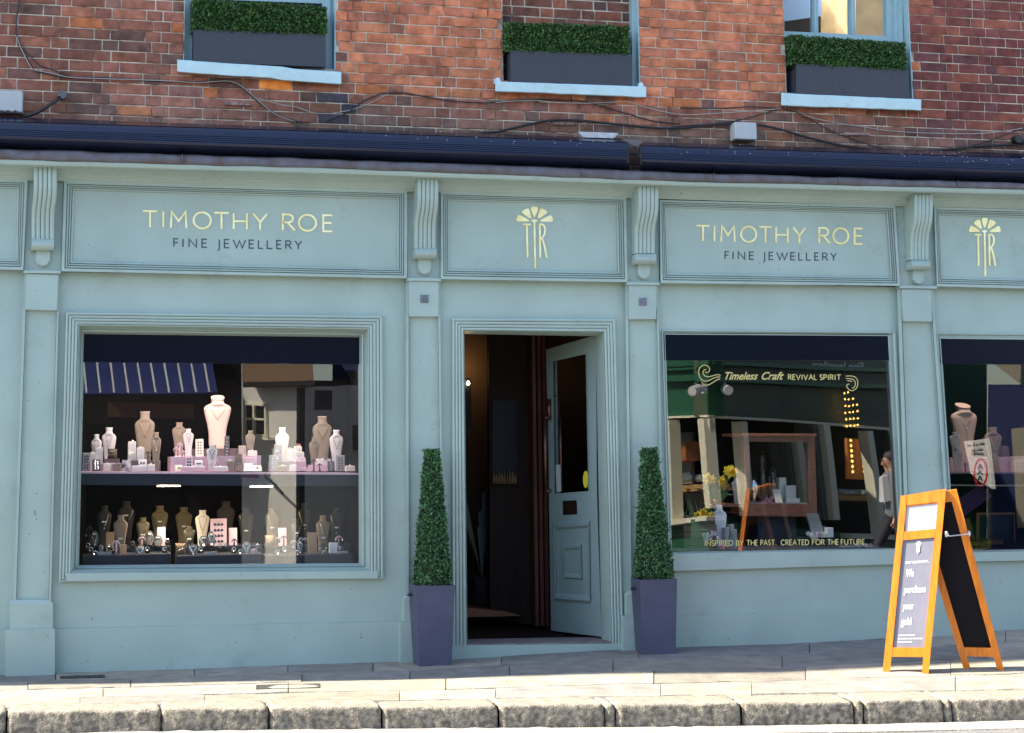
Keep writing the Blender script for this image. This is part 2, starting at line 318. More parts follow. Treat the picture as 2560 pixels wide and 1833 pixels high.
def emblem(par, mx, my, sw, Yp, name='gold_emblem', ma=None, mp=None, dz=.006):
    b = MB(); mp = mp or mpF(Yp)
    for q in EMB: b.prism([mp(mx(x), my(y), dz) for x, y in q], [mp(mx(x), my(y), 0) for x, y in q])
    for k, st in enumerate(EMS): ribbon(b, [(mx(x), my(y)) for x, y in st], sw, mp, dz+.0006+.0004*k)
    return b.build(name, ma or GOLD, par)
emblem(FP[2], lambda x: 1200+.3078*x, lambda y: 400+.3078*y, 4.4, -.034)
emblem(FP[4], lambda x: 2421+(x-292)*80/300, lambda y: 544.6+(y-378)*145.5/502, 4, -.034)
# --- cornice, lead flashing
XS = [-300, -60]+[40*i for i in range(0, 65)]+[2640, 2900]
A_ = lin([(-300, 388), (0, 396), (840, 419), (1700, 451), (2560, 472), (2900, 480)]); B_ = lin([(-300, 444), (0, 450), (160, 453), (1018, 479), (1565, 495), (2238, 515), (2560, 523), (2900, 531)])
T_ = lin([(-300, 365), (0, 374), (840, 400), (1700, 432), (2560, 459), (2900, 469)])
def extr(xs, top, bot, prof, wob=0, caps=True):
    loops = []
    for x in xs:
        L = []
        for t, Y in prof:
            n = noise.noise(Vector((x*.013, t*3, 1.7)))*wob; L.append(P(x, top(x)+(bot(x)-top(x))*t+n*3, Y+n*.004))
        loops.append(L)
    return MB().loft(loops, closed=False, caps=False)
c_ = extr(XS, A_, B_, [(-.05, -.2), (-.05, -.305), (.06, -.312), (.16, -.312), (.27, -.302), (.31, -.285), (.36, -.235), (.44, -.195), (.52, -.172), (.56, -.165), (.57, -.150), (.66, -.146), (.67, -.132), (.78, -.126), (.79, -.112), (.90, -.106), (.91, -.092), (1.0, -.086), (1.0, 0)])
cor = c_.build('cornice', PAINT, B)
l_ = extr([x/2 for x in range(-600, 5800, 25)], T_, A_, [(-.15, .03), (-.10, -.22), (0, -.316), (.25, -.325), (.6, -.322), (.95, -.328), (1.12, -.318), (1.1, -.30)], wob=1.0)
for xs in (455, 1455, 1785, 2098, 2395):     # lapped seams in the lead
    for k in (0,): l_.tube([P(xs, T_(xs)-2, -.24), P(xs, T_(xs)+1, -.322), P(xs+2, (T_(xs)+A_(xs))/2, -.33), P(xs+2, A_(xs)+1, -.328)], .008, 6)
l_.build('lead_flashing', LEAD, cor, smooth=True)
# --- stepped frames, reveals, panes of the shop windows
def reeds(n, y0, amp=.009, end=None):
    o = [(0, 0), (0, -y0)]
    for i in range(n):
        t = i/n; o += [(t+.06/n, -y0-.002), (t+.45/n, -y0-.005), (t+.78/n, -y0), (t+.86/n, -y0+amp), (t+.97/n, -y0+amp)]
    o += [(1, -y0), (1, end if end is not None else .02)]
    return o
def shopwin(outer, inner, glass, prof, prof2, gd=.14):
    wn = obj('shop_window', B)
    MB().ring(outer, inner, prof).ring(inner, glass, prof2).build('frame', PAINT, wn)
    gc = [(sum(p[0] for p in glass)/4, sum(p[1] for p in glass)/4)][0]
    g = [(x+(3 if x > gc[0] else -3), y+(3 if y > gc[1] else -3)) for x, y in glass]
    pane(wn, g, gd)
    return wn
G1 = [(211.5, 838), (895.5, 846), (897, 1408), (197.5, 1413)]
SW1 = shopwin([(165, 781), (956, 790), (959, 1448), (147, 1456)], [(196, 811), (923, 821), (925, 1424), (178, 1430)], G1, reeds(4, .032), [(0, -.03), (.08, -.03), (.42, .055), (.52, .055), (.56, .045), (.66, .05), (.93, .125), (1, .145)])
G2 = [(1663.6, 838), (2217, 841.5), (2247, 1371), (1679.6, 1380)]
SW2 = shopwin([(1655, 826), (2240, 831), (2262, 1376), (1672, 1386)], [(1658, 829), (2232, 834), (2257, 1374), (1675, 1384)], G2, [(0, 0), (0, -.016), (.5, -.016), (1, -.008)], [(0, -.008), (.1, .008), (.5, .008), (.55, .0), (.8, .0), (1, .032)], .03)
G3 = [(2353, 849), (2860, 855), (2860, 1368), (2387, 1377)]
SW3 = shopwin([(2341, 834), (2880, 838), (2880, 1372), (2372, 1380)], [(2344, 837), (2875, 841), (2875, 1371), (2377, 1379)], G3, [(0, 0), (0, -.016), (.5, -.016), (1, -.008)], [(0, -.008), (.1, .008), (.5, .008), (.55, .0), (.8, .0), (1, .032)], .03)
def sillb(wn, q, d):
    (a, b, c, e) = q; s = MB()
    s.loft([[P(a[0], a[1], .028), P(b[0], b[1], .028), P(b[0], b[1]+30, .028), P(a[0], a[1]+30, .028)], [P(a[0], a[1]+4, -d), P(b[0], b[1]+4, -d), P(c[0], c[1], -d), P(e[0], e[1], -d)]]); s.build('sill', PAINT, wn)
sillb(SW2, [(1672, 1381), (2262, 1371), (2264, 1410), (1674, 1428)], .045)
sillb(SW3, [(2374, 1379), (2880, 1368), (2880, 1396), (2376, 1405)], .045)
s = MB(); s.loft([[P(176, 1418, .10), P(924, 1412, .10), P(924, 1424, .10), P(176, 1430, .10)], [P(166, 1434, -.05), P(944, 1428, -.05), P(945, 1446, -.05), P(166, 1453, -.05)]]); s.build('sill', PAINT, SW1)
VALM = mat('navy_valance_film', (.0012, .003, .012), .30, spec=.14)
for wn, gd_, q in ((SW1, .14, [(205, 832), (902, 840), (902, 911), (203, 905)]), (SW2, .03, [(1658, 832), (2224, 836), (2228, 901), (1661, 901)]), (SW3, .03, [(2348, 843), (2870, 848), (2870, 915), (2350, 909)])):
    MB().pp(q, gd_-.022, gd_-.001).build('valance', VALM, wn)
# decals on the middle window
mpG = lambda x, y, dz: P(x, y, .0285-dz)
GOLDV = mat('gold_vinyl', (.62, .52, .20), .45)
b = MB()
letters(b, layout('REVIVAL', 1971, 2041), lin([(1971, 949), (2103, 949.5)]), 12.2, 2.3, mpG, .001)
letters(b, layout('SPIRIT', 2050, 2102), lin([(1971, 949), (2103, 949.5)]), 12.2, 2.3, mpG, .001)
bs = lin([(1761, 1364.5), (2166, 1361)])
for wd, a, c in (('INSPIRED', 1762, 1832), ('BY', 1841, 1858), ('THE', 1867, 1894), ('PAST.', 1902, 1941), ('CREATED', 1953, 2022), ('FOR', 2031, 2061), ('THE', 2069, 2096), ('FUTURE.', 2103, 2166)): letters(b, layout(wd, a, c), bs, 12.6, 2.2, mpG, .001)
vs, fs = fontmesh('Timeless', .42, .018); b.add([P(1813+u*82, 949-v*27, .028) for u, v in vs], fs)
vs, fs = fontmesh('Craft', .42, .018); b.add([P(1904+u*56, 949-v*27, .028) for u, v in vs], fs)
z5 = lambda L: [(1660+.16*x, 830+.16*y) for x, y in L]
for L in ([(885, 678), (840, 665), (780, 680), (700, 702), (640, 690), (612, 655), (610, 615), (630, 592), (662, 592)], [(640, 628), (670, 640), (705, 620), (715, 580), (695, 540), (650, 518), (600, 525), (555, 565), (538, 630), (555, 700), (590, 750), (640, 772), (700, 760), (780, 720), (840, 702), (880, 706)], [(592, 785), (610, 815), (650, 835), (700, 828), (780, 780), (840, 740), (875, 738)]): ribbon(b, z5(L), 2.0, mpG, .001)
z6 = lambda L: [(1940+.16*x, 830+.16*y) for x, y in L]
for L in ([(1090, 690), (1180, 688), (1240, 705), (1275, 750), (1280, 820), (1255, 885), (1200, 920), (1150, 910), (1110, 870), (1105, 835), (1125, 815), (1145, 815)], [(1090, 728), (1160, 730), (1210, 745), (1240, 785), (1238, 840), (1215, 872), (1188, 878)], [(1115, 762), (1160, 765), (1190, 778)]): ribbon(b, z6(L), 2.0, mpG, .001)
b.build('gold_window_lettering', GOLDV, SW2)
# --- doorway and door
dw = obj('doorway', B)
DO = [(1131, 796), (1538, 798), (1560, 1642), (1131, 1656)]; DI = [(1160, 827), (1509, 831), (1529, 1608), (1167, 1613)]
DG = [(1161, 835), (1489, 841), (1504, 1600), (1168.5, 1608)]
MB().ring(DO, DI, reeds(4, .032)).ring(DI, DG, [(0, -.03), (.02, -.03), (1, .17)]).build('door_frame', PAINT, dw)
s = MB(); s.pp([(1131, 1614), (1562, 1609), (1566, 1660), (1128, 1675)], -.04, .3); s.build('step_riser', PAINT, dw)
WORN = mat('worn_threshold', (.16, .10, .09), .8, col2=(.26, .22, .22), vscale=14, bump=.4, stretch=(1, 6, 1))
s = MB(); s.loft([[P(1163, 1598, .34), P(1520, 1592, .34), P(1520, 1603, .34), P(1163, 1612, .34)], [P(1163, 1611, -.02), P(1531, 1604, -.02), P(1531, 1612, -.02), P(1163, 1617, -.02)]]); s.build('threshold', WORN, dw)
# door leaf: hinged on the right jamb, swung inwards
h0 = P(1490, 842, .17); h1 = P(1505, 1591, .17); f0 = P(1365.4, 874, .90); f1 = P(1377.6, 1577, .90)
dn = (h1-h0).cross(f0-h0).normalized()
if dn.x > 0: dn = -dn
dv = obj('door', B)
def dq(px, py, off=0.): return hit(px, py, h0+dn*off, dn)
zd = lambda x, y: (1120+.554*x, 780+.554*y)
def dring(bm, o, i, prof, fill=False):
    loops = [[dq(a[0]+(c[0]-a[0])*t, a[1]+(c[1]-a[1])*t, off) for a, c in zip(o, i)] for t, off in prof]
    bm.loft(loops, caps=False)
    if fill: bm.poly(loops[-1])
dO = [zd(443, 170), zd(667, 104), zd(693, 1466), zd(465, 1438)]; gl = [zd(475, 222), zd(620, 190), zd(633, 808), zd(483, 820)]
dm = MB(); hi = [zd(448, 822), zd(664, 812), zd(666, 816), zd(450, 826)]
topq = [dO[0], dO[1], zd(672, 815), zd(455, 828)]
dring(dm, topq, gl, [(0, -.045), (0, 0), (.86, 0), (.88, -.004), (1, -.014), (1, -.03)])
dring(dm, [zd(455, 828), zd(672, 815), dO[2], dO[3]], [zd(470, 952), zd(638, 940), zd(643, 1312), zd(478, 1300)], [(0, 0), (.96, 0), (1, .006)])
dring(dm, [zd(470, 952), zd(638, 940), zd(643, 1312), zd(478, 1300)], [zd(488, 985), zd(630, 975), zd(634, 1278), zd(492, 1268)], [(0, .006), (.2, .018), (.6, .016), (1, -.006)])
dring(dm, [zd(488, 985), zd(630, 975), zd(634, 1278), zd(492, 1268)], [zd(518, 1052), zd(601, 1046), zd(605, 1208), zd(522, 1202)], [(0, -.006), (1, -.004)])
dring(dm, [zd(518, 1052), zd(601, 1046), zd(605, 1208), zd(522, 1202)], [zd(530, 1078), zd(590, 1073), zd(593, 1184), zd(534, 1178)], [(0, -.004), (.2, .014), (.6, .012), (1, -.004)], fill=True)
# hinge-side edge of the leaf and its back
e0, e1 = dq(*zd(638, 112)), dq(*zd(665, 1463))
bk = [dq(*p, -.045) for p in dO]; dm.poly(bk)
fl = [dq(*p) for p in dO]
for i in range(4): j = (i+1) % 4; dm.poly([fl[i], fl[j], bk[j], bk[i]])
dm.build('door_leaf', PAINTD, dv)
dg = MB(); dg.poly([dq(*p, -.022) for p in gl]); dg.poly([dq(*p, -.028) for p in gl], mi=1); dg.build('pane', [GLASS, CLEAR], dv)
dh = MB(); hp = [dq(*zd(436, 478), .045), dq(*zd(441, 808), .045)]; dh.tube([hp[0], hp[1]], .014, 10)
for p in hp: dh.tube([p, p-dn*.05+Vector((.02, 0, 0))], .012, 8)
dh.box(dq(*zd(456, 440), .012), (.03, .03, .16)); dh.build('pull_handle', mat('aged_copper', (.16, .08, .06), .35, .8), dv, smooth=True)
lb = MB(); lb.prism([dq(*zd(a, c), .006) for a, c in ((517, 853), (580, 850), (582, 913), (519, 916))], [dq(*zd(a, c), 0) for a, c in ((517, 853), (580, 850), (582, 913), (519, 916))]); lb.build('letterbox', mat('dark_bronze', (.05, .025, .018), .4, .5), dv)
st = MB(); st.prism([dq(*zd(621+12*math.cos(a*.45), 756+40*math.sin(a*.45)), -.018) for a in range(14)], [dq(*zd(621+12*math.cos(a*.45), 756+40*math.sin(a*.45)), -.021) for a in range(14)]); st.build('yellow_sticker', mat('yellow_vinyl', (.75, .68, .05), .5), dv)
st = MB(); st.prism([dq(*zd(*p), -.018) for p in ((486, 690), (508, 688), (511, 812), (490, 814))], [dq(*zd(*p), -.021) for p in ((486, 690), (508, 688), (511, 812), (490, 814))]); st.build('paper_notice', mat('notice_paper', (.5, .55, .52), .7), dv)
# --- rooms behind the glass (dark)
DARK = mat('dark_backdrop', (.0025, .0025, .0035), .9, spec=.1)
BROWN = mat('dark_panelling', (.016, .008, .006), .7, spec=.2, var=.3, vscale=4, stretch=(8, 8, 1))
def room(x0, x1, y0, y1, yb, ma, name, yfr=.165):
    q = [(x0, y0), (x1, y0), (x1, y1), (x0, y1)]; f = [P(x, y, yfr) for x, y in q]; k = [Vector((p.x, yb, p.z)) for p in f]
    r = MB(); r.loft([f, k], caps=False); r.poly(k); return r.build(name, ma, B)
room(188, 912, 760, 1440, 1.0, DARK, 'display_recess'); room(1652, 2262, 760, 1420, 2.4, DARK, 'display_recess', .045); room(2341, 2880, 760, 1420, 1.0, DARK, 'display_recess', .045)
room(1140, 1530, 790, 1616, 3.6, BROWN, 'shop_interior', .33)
# ------------------------------------------------------------------ brick storey
SILLS = [([(443, 151), (853, 178), (852.6, 208.5), (442, 181)]), ([(1238, 205), (1615.5, 218), (1615.5, 244.6), (1238, 229)]), ([(1953, 234), (2303, 250), (2304, 277), (1953, 265)])]
OPEN = [[(462, -400), (836, -400), (836, 178), (462, 152)], [(1255, -400), (1593, -400), (1594, 216), (1257, 203)], [(1955, -400), (2262, -400), (2277, 248), (1963, 236)]]
YB = .04
topl = lin([(-300, 282), (0, 292), (840, 322), (1560, 346), (2560, 384), (2900, 396)])
xl, xr = P(-300, 300, YB).x, P(2900, 300, YB).x
z0 = P(2560, 440, YB).z-.1; z1 = P(2560, -40, YB).z+.12
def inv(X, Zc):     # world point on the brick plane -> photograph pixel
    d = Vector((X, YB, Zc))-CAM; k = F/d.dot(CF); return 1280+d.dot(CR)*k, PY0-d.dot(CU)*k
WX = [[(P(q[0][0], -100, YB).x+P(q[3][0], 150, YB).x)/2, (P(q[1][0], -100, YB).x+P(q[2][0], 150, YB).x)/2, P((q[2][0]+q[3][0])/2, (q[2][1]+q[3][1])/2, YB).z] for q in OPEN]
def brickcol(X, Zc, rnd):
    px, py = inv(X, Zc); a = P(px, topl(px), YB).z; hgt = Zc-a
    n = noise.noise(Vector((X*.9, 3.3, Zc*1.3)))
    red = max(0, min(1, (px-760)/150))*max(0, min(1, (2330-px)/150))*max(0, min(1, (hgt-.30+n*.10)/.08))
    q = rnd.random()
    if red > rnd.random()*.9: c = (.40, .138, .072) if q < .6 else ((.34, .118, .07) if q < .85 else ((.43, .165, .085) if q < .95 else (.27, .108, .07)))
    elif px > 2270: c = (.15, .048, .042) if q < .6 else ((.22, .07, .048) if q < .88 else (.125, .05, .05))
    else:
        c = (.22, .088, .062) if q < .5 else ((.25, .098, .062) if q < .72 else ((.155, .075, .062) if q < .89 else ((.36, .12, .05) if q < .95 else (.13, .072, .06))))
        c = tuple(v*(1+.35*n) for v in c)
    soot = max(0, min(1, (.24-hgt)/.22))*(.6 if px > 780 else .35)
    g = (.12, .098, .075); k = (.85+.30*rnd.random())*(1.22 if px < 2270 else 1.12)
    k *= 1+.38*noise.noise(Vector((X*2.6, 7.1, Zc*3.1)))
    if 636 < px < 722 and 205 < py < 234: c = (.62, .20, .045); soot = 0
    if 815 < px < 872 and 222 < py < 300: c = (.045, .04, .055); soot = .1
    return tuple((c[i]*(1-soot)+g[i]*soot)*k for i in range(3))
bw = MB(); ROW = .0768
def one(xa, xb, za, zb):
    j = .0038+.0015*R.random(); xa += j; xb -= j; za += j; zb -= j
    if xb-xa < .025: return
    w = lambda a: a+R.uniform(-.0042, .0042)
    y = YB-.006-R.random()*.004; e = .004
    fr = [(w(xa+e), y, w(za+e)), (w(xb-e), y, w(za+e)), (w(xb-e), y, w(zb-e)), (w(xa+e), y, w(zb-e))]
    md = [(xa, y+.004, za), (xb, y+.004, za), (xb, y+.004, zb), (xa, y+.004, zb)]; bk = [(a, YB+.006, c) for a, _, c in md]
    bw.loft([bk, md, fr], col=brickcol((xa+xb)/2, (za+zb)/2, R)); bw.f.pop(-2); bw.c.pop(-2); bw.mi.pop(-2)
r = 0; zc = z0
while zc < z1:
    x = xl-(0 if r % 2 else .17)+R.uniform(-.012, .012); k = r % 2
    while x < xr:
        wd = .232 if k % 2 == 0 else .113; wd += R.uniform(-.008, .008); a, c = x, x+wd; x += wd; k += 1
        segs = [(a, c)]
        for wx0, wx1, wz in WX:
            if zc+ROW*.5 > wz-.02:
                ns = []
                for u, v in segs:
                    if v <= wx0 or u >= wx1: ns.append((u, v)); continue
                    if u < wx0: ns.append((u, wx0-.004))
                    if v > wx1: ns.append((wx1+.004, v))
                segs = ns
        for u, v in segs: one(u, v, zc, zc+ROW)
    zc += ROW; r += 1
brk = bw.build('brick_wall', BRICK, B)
mo = MB(); xs = [xl]+[v for t in WX for v in t[:2]]+[xr]
for i in range(len(xs)-1):
    za = WX[(i-1)//2][2]+.0 if i % 2 else None
    zt = za if za else z1
    mo.poly([(xs[i], YB, z0-.1), (xs[i+1], YB, z0-.1), (xs[i+1], YB, zt), (xs[i], YB, zt)])
# brick reveals of the openings
for wx0, wx1, wz in WX: mo.poly([(wx0, YB, wz), (wx0, YB+.19, wz), (wx0, YB+.19, z1), (wx0, YB, z1)])
mo.build('mortar', MORTAR, brk)
# the unseen rest of the wall above and to the left, up to the roof line and the street corner
CORNER = -5.29
up = MB(); up.box(((xl+xr)/2+1.5, YB+.25, z1+3.4), (xr-xl+5, .5, 6.8)); up.box(((CORNER+xl)/2, .3, 5), (xl-CORNER, .56, 10.5+2*(z1+6.8-10.25)*0)); up.box(((xr+12)/2, .3, 5), (12-xr, .56, 10.4)); up.box(((CORNER+12)/2, 3.2, 7.2), (12-CORNER, 5.0, 6.)); up.box(((CORNER+12)/2, 6.2, 5), (12-CORNER, .6, 10.2)); up.box((CORNER+.1, 3.2, 5), (.2, 6, 10.2)); up.box((12, 3.2, 5), (.2, 6, 10.2)); 
up.build('upper_storeys', MORTAR, B)
def reveal(par, i):
    wx0, wx1, wz = WX[i]; b = MB(); b.box((wx1+.006, YB+.092, (wz+z1)/2), (.012, .19, z1-wz)); b.build('reveal', mat('pale_blue_frame', (.30, .45, .49), .45, var=.06, vscale=5, bump=.1, bscale=30), par)
# window sills (chipped, painted stone), sashes
def sill3(par, q, Yf, horns=False, step=0):
    a, b_, c, e = q; s = MB(); n = 14; lo = []
    for i in range(n+1):
        t = i/n; x = a[0]+(b_[0]-a[0])*t; yt = a[1]+(b_[1]-a[1])*t; yb = e[1]+(c[1]-e[1])*t
        jj = R.uniform(-.9, .9); yt += step*(t > .66); yb += step*(t > .60)
        lo.append([P(x, yt-4, .2), P(x, yt-1+jj*.4, Yf+.012), P(x, yt+3, Yf), P(x, yb-2+jj, Yf), P(x, yb+jj, Yf+.01), P(x, yb, .1)])
    s.loft(lo)
    if horns:
        for x in (a[0]+8, b_[0]-12): s.pp([(x-8, a[1]+(b_[1]-a[1])*(x-a[0])/(b_[0]-a[0])+2), (x-6, a[1]-10+(b_[1]-a[1])*(x-a[0])/(b_[0]-a[0])), (x+2, a[1]-12+(b_[1]-a[1])*(x-a[0])/(b_[0]-a[0])), (x+8, a[1]+2+(b_[1]-a[1])*(x-a[0])/(b_[0]-a[0]))], -.03, .06)
    s.build('sill', SILLP, par)
FRM = mat('pale_blue_frame', (.30, .45, .49), .45, var=.06, vscale=5, bump=.1, bscale=30)
w1 = obj('sash_window', B); sill3(w1, SILLS[0], -.05, step=3.5)
f = MB(); Yw = .17
f.pp([(450, -400), (489, -400), (489, 165), (450, 160)], Yw-.03, Yw+.06); f.pp([(474, -400), (485, -400), (485, 165), (474, 163)], Yw-.045, Yw)
f.pp([(806, -400), (850, -400), (850, 185), (806, 180)], Yw-.03, Yw+.06); f.pp([(812, -400), (826, -400), (826, 182), (812, 182)], Yw-.045, Yw)
f.pp([(489, -12), (806, 0), (806, 9), (489, -3)], Yw-.01, Yw+.05)
f.pp([(489, 60), (806, 72), (806, 200), (489, 170)], Yw+.02, Yw+.06)
for xm in (594, 700): f.pp([(xm-5, -400), (xm+5, -400), (xm+5, 0), (xm-5, -5)], Yw, Yw+.05)
reveal(w1, 0); f.build('frame', FRM, w1); pane(w1, [(489, -400), (806, -400), (806, 75), (489, 65)], Yw+.03)
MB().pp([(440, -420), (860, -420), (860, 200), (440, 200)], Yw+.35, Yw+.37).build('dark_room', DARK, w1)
w2 = obj('blind_window', B); sill3(w2, SILLS[1], -.05, True)
# bricked-up recess behind the middle box
b2 = MB(); wx0, wx1, wz = WX[1]; YB0 = YB; zc = wz; k0 = 0
while zc < z1:
    x = wx0-(.0 if k0 % 2 else .12); k = k0
    while x < wx1:
        wd = .22 if k % 2 == 0 else .108; a, c = max(x, wx0), min(x+wd, wx1); x += wd; k += 1
        if c-a > .04:
            y = .165+R.random()*.003; q = R.random(); cc = (.17, .072, .05) if q < .6 else ((.25, .09, .055) if q < .8 else (.10, .06, .05)); kk = .8+.4*R.random()
            fr = [(a+.006, y, zc+.006), (c-.006, y, zc+.006), (c-.006, y, zc+ROW-.006), (a+.006, y, zc+ROW-.006)]; b2.loft([[(p[0], .18, p[2]) for p in fr], fr], col=tuple(v*kk for v in cc))
    zc += ROW; k0 += 1
b2.build('infill_bricks', BRICK, w2)
m2 = MB(); m2.poly([(wx0, .172, wz-.1), (wx1, .172, wz-.1), (wx1, .172, z1), (wx0, .172, z1)]); m2.build('infill_mortar', MORTAR, w2)
f = MB(); f.pp([(1577, -400), (1596, -400), (1597, 222), (1581, 218)], .10, .17); f.build('jamb', FRM, w2); reveal(w2, 1)
w3 = obj('sash_window', B); sill3(w3, SILLS[2], -.05)
z3 = Z(1700, 0, .3792); f = MB()
f.pp(z3((640, -900), (684, -900), (690, 640), (650, 640)), Yw-.02, Yw+.06)
f.pp(z3((676, 205), (1405, 240), (1405, 275), (680, 240)), Yw-.012, Yw+.05)
for a, c in ((868, 908), (1112, 1152)):
    f.pp(z3((a, -900), (c, -900), (c+4, 230), (a+6, 222)), Yw, Yw+.05); f.pp(z3((a+13, -900), (c-13, -900), (c-9, 230), (a+19, 222)), Yw-.015, Yw)
f.pp(z3((1352, -900), (1400, -900), (1405, 240), (1362, 240)), Yw-.012, Yw+.05)
f.pp(z3((1400, -900), (1480, -900), (1530, 660), (1420, 660)), Yw-.04, Yw+.06); f.pp(z3((1425, -900), (1450, -900), (1480, 650), (1450, 650)), Yw-.055, Yw-.03)
f.pp(z3((680, 270), (1410, 300), (1420, 700), (690, 660)), Yw+.01, Yw+.06)
reveal(w3, 2); f.build('frame', FRM, w3); pane(w3, z3((680, -900), (1370, -900), (1370, 245), (680, 212)), Yw+.02)
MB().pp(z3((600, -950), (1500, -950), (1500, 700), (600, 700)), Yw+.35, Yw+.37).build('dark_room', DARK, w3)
# ------------------------------------------------------------------ window boxes with clipped hedge
LEAF = mat('box_leaf', (.035, .10, .028), .55, vc=True, spec=.4)
def leaf(bm, p, d, s, col):
    d = d.normalized(); a = d.cross(Vector((R.uniform(-1, 1), R.uniform(-1, 1), R.uniform(-1, 1)))).normalized(); n = d.cross(a)
    bm.add([p, p+d*s*.5+a*s*.34+n*s*.08, p+d*s, p+d*s*.5-a*s*.34+n*s*.08], [[0, 1, 2, 3]], col)
def leafcol(rnd, base=(.036, .105, .030)):
    k = rnd.choice((.45, .7, .9, 1.1, 1.5, 1.9)); y = rnd.random()*.35
    return (base[0]*k*(1+y), base[1]*k, base[2]*k*(1-.3*y))
def winbox(boxq, lx, hedge, label):
    o = obj('window_box', label=label, cat='window box', group='window boxes with clipped hedges on the first floor sills')
    yf, yb = -.035, .135
    fr = [P(x, y, yf) for x, y in boxq]; bk = [Vector((p.x, yb, p.z)) for p in fr]
    t = MB(); t.loft([[fr[3], fr[2], bk[2], bk[3]], [fr[0], fr[1], bk[1], bk[0]]]); t.build('trough', TROUGH, o)
    a, b_ = fr[0], fr[1]; hx0, hx1, ht0, ht1 = hedge
    h = MB(); c0 = P(hx0, ht0, yf); c1 = P(hx1, ht1, yf)
    zb = lambda X: a.z+(b_.z-a.z)*(X-a.x)/(b_.x-a.x); zt = lambda X: c0.z+(c1.z-c0.z)*(X-c0.x)/(c1.x-c0.x)
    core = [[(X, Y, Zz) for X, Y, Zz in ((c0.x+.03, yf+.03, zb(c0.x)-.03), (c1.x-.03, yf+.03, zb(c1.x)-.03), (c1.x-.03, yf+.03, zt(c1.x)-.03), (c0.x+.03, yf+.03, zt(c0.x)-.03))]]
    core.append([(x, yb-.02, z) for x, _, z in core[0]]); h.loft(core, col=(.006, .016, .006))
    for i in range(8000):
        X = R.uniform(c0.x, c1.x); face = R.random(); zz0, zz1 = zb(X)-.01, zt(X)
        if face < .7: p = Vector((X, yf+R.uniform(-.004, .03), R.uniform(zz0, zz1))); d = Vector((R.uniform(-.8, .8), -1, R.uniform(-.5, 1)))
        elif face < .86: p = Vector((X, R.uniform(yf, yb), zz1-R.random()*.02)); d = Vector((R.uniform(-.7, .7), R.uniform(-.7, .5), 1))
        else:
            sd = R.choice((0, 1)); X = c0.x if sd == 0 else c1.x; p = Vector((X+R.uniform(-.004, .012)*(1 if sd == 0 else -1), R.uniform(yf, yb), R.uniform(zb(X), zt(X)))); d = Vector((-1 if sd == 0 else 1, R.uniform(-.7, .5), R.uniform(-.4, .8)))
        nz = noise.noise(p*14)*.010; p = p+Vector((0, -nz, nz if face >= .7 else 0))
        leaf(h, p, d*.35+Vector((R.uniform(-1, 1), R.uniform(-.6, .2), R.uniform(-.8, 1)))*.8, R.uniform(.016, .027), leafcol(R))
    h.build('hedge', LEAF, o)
winbox([(483.5, 73), (814, 86.5), (815, 167), (483.5, 155)], 480, (485, 813, 0, 18), 'black window box on the chipped sill, its box hedge cut off by the top edge')
winbox([(1276, 125), (1579.5, 136), (1580.6, 216), (1275.4, 205)], 1257, (1266, 1570, 57, 66), 'black window box with box hedge in front of the bricked-up window')
winbox([(1990, 159), (2271, 174.5), (2274.5, 248), (1991, 238)], 1965, (1974, 2261, 89, 108), 'black window box with box hedge below the three-pane sash window')
# ------------------------------------------------------------------ awning cassettes
def cassette(x0, x1, label, top, seam, fb, bot, par=None):
    xs = [x0+(x1-x0)*i/40 for i in range(41)]; lo = []; lo2 = []
    for x in xs:
        t, s_, f_, b_ = top(x), seam(x), fb(x), bot(x); L = [P(x, t+2, .035), P(x, t, -.10), P(x, t+.5*(s_-t), -.20), P(x, s_-1, -.275), P(x, s_, -.270), P(x, s_+1, -.285)]
        L += [P(x, s_+1+(f_-s_-1)*.2, -.303), P(x, s_+1+(f_-s_-1)*.42, -.316)]; n = 4
        for k in range(n):
            u = .45+.55*k/n; q = .55/n; L += [P(x, s_+1+(f_-s_-1)*(u+.08*q), -.318-.04*(u-.45)), P(x, s_+1+(f_-s_-1)*(u+.75*q), -.32-.04*(u-.45)), P(x, s_+1+(f_-s_-1)*(u+.9*q), -.315-.04*(u-.45))]
        L2_ = [P(x, f_+.5, -.345), P(x, f_+3, -.349), P(x, f_+(b_-f_)*.25, -.345), P(x, f_+(b_-f_)*.5, -.318), P(x, f_+(b_-f_)*.8, -.262), P(x, b_+3, -.19), P(x, b_+3, .0), P(x, f_+.5, .0)]
        L.append(P(x, f_, -.335)); L.append(P(x, f_, .035)); lo.append(L); lo2.append(L2_)
    r_ = obj('awning', label=label, cat='awning', group='roller awning cassettes above the fascia')
    MB().loft(lo, closed=True).build('housing', NAVY, r_); MB().loft(lo2, closed=True).build('front_bar', NAVY, r_)
    for xe in (x0, x1):
        if 0 < xe < 2560:
            t, s_, f_, b_ = top(xe), seam(xe), fb(xe), bot(xe); q = [P(xe, t, .0), P(xe, t, -.11), P(xe, s_, -.285), P(xe, f_, -.352), P(xe, f_+(b_-f_)*.5, -.325), P(xe, b_+2, -.19), P(xe, b_+2, .0)]
            d_ = Vector((.012 if xe == x1 else -.012, 0, 0)); MB().prism(q, [p+d_ for p in q]).build('end_cap', BLACK, r_)
    return r_
topA = lin([(-300, 282), (0, 292), (840, 322), (1570, 346)]); seA = lin([(-300, 294), (0, 304), (840, 330), (1570, 357)]); fbA = lin([(-300, 328), (0, 338), (840, 366), (1570, 391)])
topB = lin([(1600, 355), (1700, 358), (2560, 384), (2900, 394)]); seB = lin([(1600, 364), (1700, 368), (2560, 395), (2900, 406)]); fbB = lin([(1600, 396), (1700, 400), (2560, 425), (2900, 436)])
cassette(-300, 1568, 'long navy awning cassette running from the left edge to a gap above the door', topA, seA, fbA, T_)
